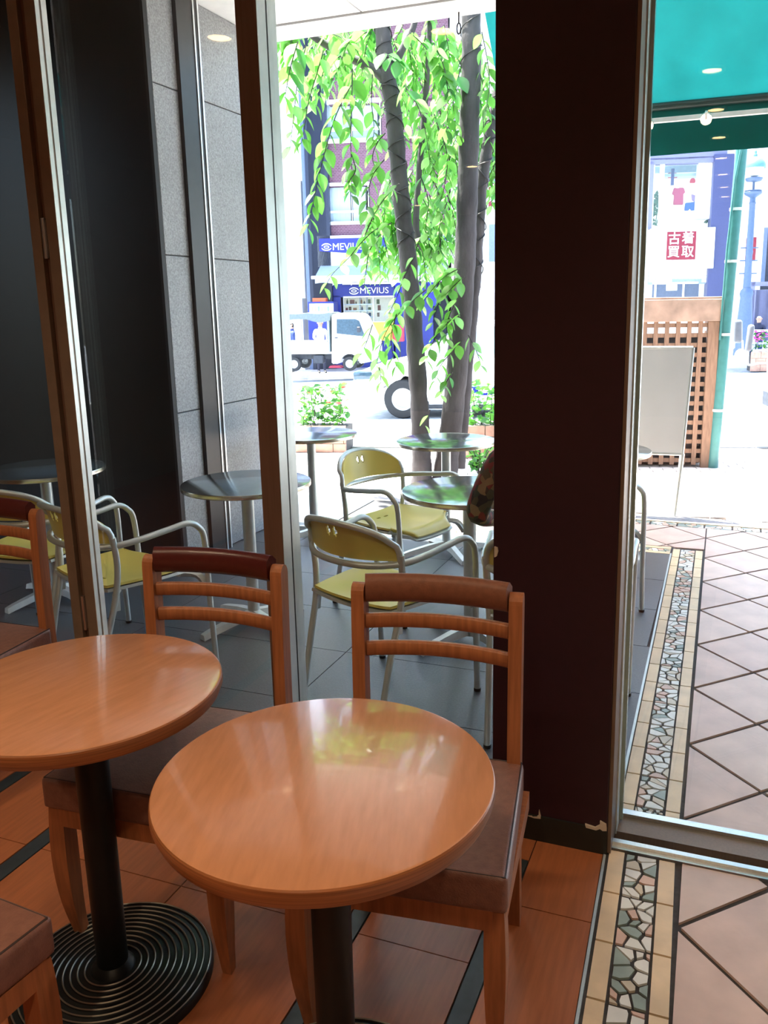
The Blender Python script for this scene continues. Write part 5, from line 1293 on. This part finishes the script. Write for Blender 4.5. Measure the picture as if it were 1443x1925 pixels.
t_ = MB().lathe([(.2, -.1), (.36, -.1), (.38, -.07), (.38, .07), (.36, .1), (.2, .1)], 28, (cu0+.85, VR+.02, g0+.38), axis='y'); part(t_, 'wheel', m_tyre, dt, smooth=40, frame=STREET)
def mirror(px0, py0, px1, py1, v, lean):
    a = uz(px0, py1, v); b = uz(px1, py0, v); bm = MB().rbox((a[0], v, a[1]), (b[0], v+.10, b[1]), .03, 3)
    bm.v = [Vector((p.x+lean*(p.z-a[1]), p.y, p.z)) for p in bm.v]
    return part(bm, 'mirror', mat('mirror_grey', (.12, .13, .16), .45), dt, smooth=45, frame=STREET)
mirror(1380, 601, 1399, 645, VR+.1, -.06); mirror(1402, 610, 1417, 661, VR-.15, .06)
c = uz(1392, 668, VR); part(MB().lathe([(0, -.05), (.05, -.045), (.068, 0), (.06, .02), (0, .025)], 20, (c[0], VR, c[1]), axis='y'), 'round_mirror', m_car, dt, smooth=45, frame=STREET)
S_ = lambda x, y, v: Vector((uz(x, y, v)[0], v, uz(x, y, v)[1]))
part(MB().tube(smooth_path([S_(1445, 683, VR), S_(1425, 683, VR-.1), S_(1408, 686, VR-.1), S_(1405, 680, VR-.1), S_(1406, 655, VR-.1)], 4), .012, 8).tube([S_(1445, 657, VR), S_(1415, 660, VR-.05)], .012, 8).tube([S_(1395, 640, VR+.05), S_(1396, 668, VR), S_(1406, 672, VR-.05)], .010, 8), 'mirror_arm', m_rim, dt, smooth=60, frame=STREET)

# ------------------------------------------------------------------ people across the street
def person(label, u, v, zf, face, mats, pose, h=1.66):
    """one skinned body; mats: shirt, trousers, skin, hair, shoes"""
    k = h/1.7
    J = {'pel': (0, 0, .92), 'bel': (0, 0, 1.08), 'che': (0, .01, 1.28), 'nec': (0, 0, 1.44), 'hd0': (0, -.01, 1.53), 'hd1': (0, -.015, 1.62), 'top': (0, 0, 1.685),
         'lh': (-.09, 0, .88), 'lk': (-.10, -.02, .50), 'la': (-.10, .02, .09), 'lt': (-.11, -.14, .03), 'rh': (.09, 0, .88), 'rk': (.10, -.02, .50), 'ra': (.10, .02, .09), 'rt': (.11, -.14, .03),
         'ls': (-.17, 0, 1.38), 'le': (-.22, .02, 1.12), 'lw': (-.20, -.10, .90), 'lf': (-.19, -.14, .82), 'rs': (.17, 0, 1.38), 're': (.22, .02, 1.12), 'rw': (.20, -.10, .90), 'rf': (.19, -.14, .82)}
    J.update(pose)
    Rd = {'pel': .14, 'bel': .125, 'che': .14, 'nec': .055, 'hd0': .075, 'hd1': .092, 'top': .05, 'lh': .085, 'lk': .058, 'la': .04, 'lt': .035, 'rh': .085, 'rk': .058, 'ra': .04, 'rt': .035,
          'ls': .062, 'le': .045, 'lw': .032, 'lf': .03, 'rs': .062, 're': .045, 'rw': .032, 'rf': .03}
    E_ = 'pel-bel bel-che che-nec nec-hd0 hd0-hd1 hd1-top pel-lh lh-lk lk-la la-lt pel-rh rh-rk rk-ra ra-rt che-ls ls-le le-lw lw-lf che-rs rs-re re-rw rw-rf'.split()
    names = list(J); me = bpy.data.meshes.new('person'); me.from_pydata([tuple(c*k for c in J[n]) for n in names], [tuple(names.index(q) for q in e.split('-')) for e in E_], [])
    o = bpy.data.objects.new('person', me); COL.objects.link(o); md = o.modifiers.new('s', 'SKIN')
    for n, sv in zip(names, me.skin_vertices[0].data): sv.radius = (Rd[n]*k, Rd[n]*k*(.75 if n in ('che', 'bel', 'pel') else 1)); sv.use_root = n == 'pel'
    o.modifiers.new('d', 'SUBSURF').levels = 1
    dg = bpy.context.evaluated_depsgraph_get(); m2 = bpy.data.meshes.new_from_object(o.evaluated_get(dg)); bpy.data.objects.remove(o)
    b = bpy.data.objects.new('person', m2); COL.objects.link(b)
    m2.materials.clear()
    for m in mats: m2.materials.append(m)
    hipz = J['pel'][2]*k; 
    for p in m2.polygons:
        c = p.center/k; p.use_smooth = True
        hd = Vector(J['hd1']); wr = min((c-Vector(J[q])).length for q in ('lf', 'rf', 'lw', 'rw'))
        if c.z > J['hd1'][2]-.005 or (c.z > J['hd0'][2]-.02 and c.y > hd.y-.02 and (c-hd).length < .17): i = 3
        elif (c-hd).length < .16 or (c-Vector(J['nec'])).length < .055: i = 2
        elif wr < .09: i = 2
        elif c.z < .10: i = 4
        elif min((c-Vector(J[q])).length for q in ('le', 'ls', 're', 'rs', 'che', 'bel')) < .14: i = 0
        elif c.z > J['pel'][2]+.02: i = 0
        else: i = 1
        p.material_index = i
    b.location = STREET @ Vector((u, v, zf)); b.rotation_euler = (0, 0, SA+face); ROOTM[b.name] = Matrix.Translation(b.location) @ Matrix.Rotation(SA+face, 4, 'Z')
    tag(b, label, 'person')
    # face: nose and ears on the head
    hx = Vector(J['hd1'])*k
    part(MB().lathe([(0, .0), (.012, .006), (.014, .016), (0, .02)], 8, hx+Vector((0, -.105*k, -.03))), 'nose', mats[2], b, smooth=60)
    for s in (-1, 1): part(MB().lathe([(0, -.03), (.014, -.015), (.016, .01), (0, .03)], 8, hx+Vector((s*.088*k, .01, -.02))), 'ear', mats[2], b, smooth=60); part(MB().lathe([(0, -.01), (.012, 0), (0, .01)], 8, hx+Vector((s*.035, -.088*k, .0))), 'eye', m_rubber, b, smooth=60)
    return b
m_skin = mat('skin', (.55, .33, .24), .6); m_hair = mat('hair_black', (.012, .011, .012), .5); m_shirtw = mat('shirt_white', (.82, .84, .88), .8); m_trous = mat('trousers_navy', (.02, .025, .06), .8); m_shoe = mat('shoes_dark', (.02, .02, .02), .6); m_blu = mat('workwear_blue', (.04, .07, .25), .8)
u, zz = uz(604, 640, 26.9); zg = gz(u, 26.9)+.12
person('person in white shirt and dark trousers standing behind the flatbed truck', uz(601, 600, 26.9)[0], 26.9, zg, .5, [m_shirtw, m_trous, m_skin, m_hair, m_shoe], {'lw': (-.12, -.26, 1.05), 'lf': (-.08, -.30, 1.05), 'le': (-.24, -.04, 1.14), 'rw': (.10, -.28, 1.02), 'rf': (.06, -.31, 1.02)}, 1.72)
person('person in blue workwear at the truck bed, cut by the window frame', uz(548, 600, 26.6)[0], 26.6, gz(-5, 26.6)+.12, -1.2, [m_blu, m_blu, m_skin, m_hair, m_shoe], {}, 1.62)
gp_ = Vector((-.54, 2.845, 0)); 
person('person in a dark patterned top seated behind the maroon column, one arm in view', gp_.dot(SR), gp_.dot(SF), 0, PI-SA+math.radians(5), [m_pattern, m_trous, m_skin, m_hair, m_shoe],
       {'pel': (0, .04, .56), 'bel': (0, .07, .70), 'che': (0, .06, .90), 'nec': (0, .03, 1.07), 'hd0': (0, .01, 1.15), 'hd1': (0, 0, 1.24), 'top': (0, .01, 1.31), 'lh': (-.10, -.02, .53), 'lk': (-.12, -.38, .53), 'la': (-.12, -.36, .10), 'lt': (-.12, -.50, .035),
        'rh': (.10, -.02, .53), 'rk': (.12, -.38, .53), 'ra': (.12, -.36, .10), 'rt': (.12, -.50, .035), 'ls': (-.18, .04, 1.0), 'le': (-.205, -.03, .775), 'lw': (-.12, -.24, .76), 'lf': (-.06, -.29, .77), 'rs': (.19, .05, 1.0), 're': (.285, .09, .775), 'rw': (.245, -.12, .715), 'rf': (.21, -.20, .715)}, 1.7)
# rider with white helmet at the far right
ru, rz_ = uz(1427, 595, 23.72); rg = gz(ru, 23.72)
person('person with a white helmet and dark jacket at the far right kerb', ru, 23.72, rg, -.7, [m_trous, m_blu, m_skin, mat('helmet_white', (.85, .86, .86), .3), m_shoe], {'lw': (-.2, -.32, 1.02), 'lf': (-.2, -.36, 1.0), 'rw': (.2, -.32, 1.02), 'rf': (.2, -.36, 1.0)}, max(1.4, min(1.8, (rz_-rg)*1.02)))
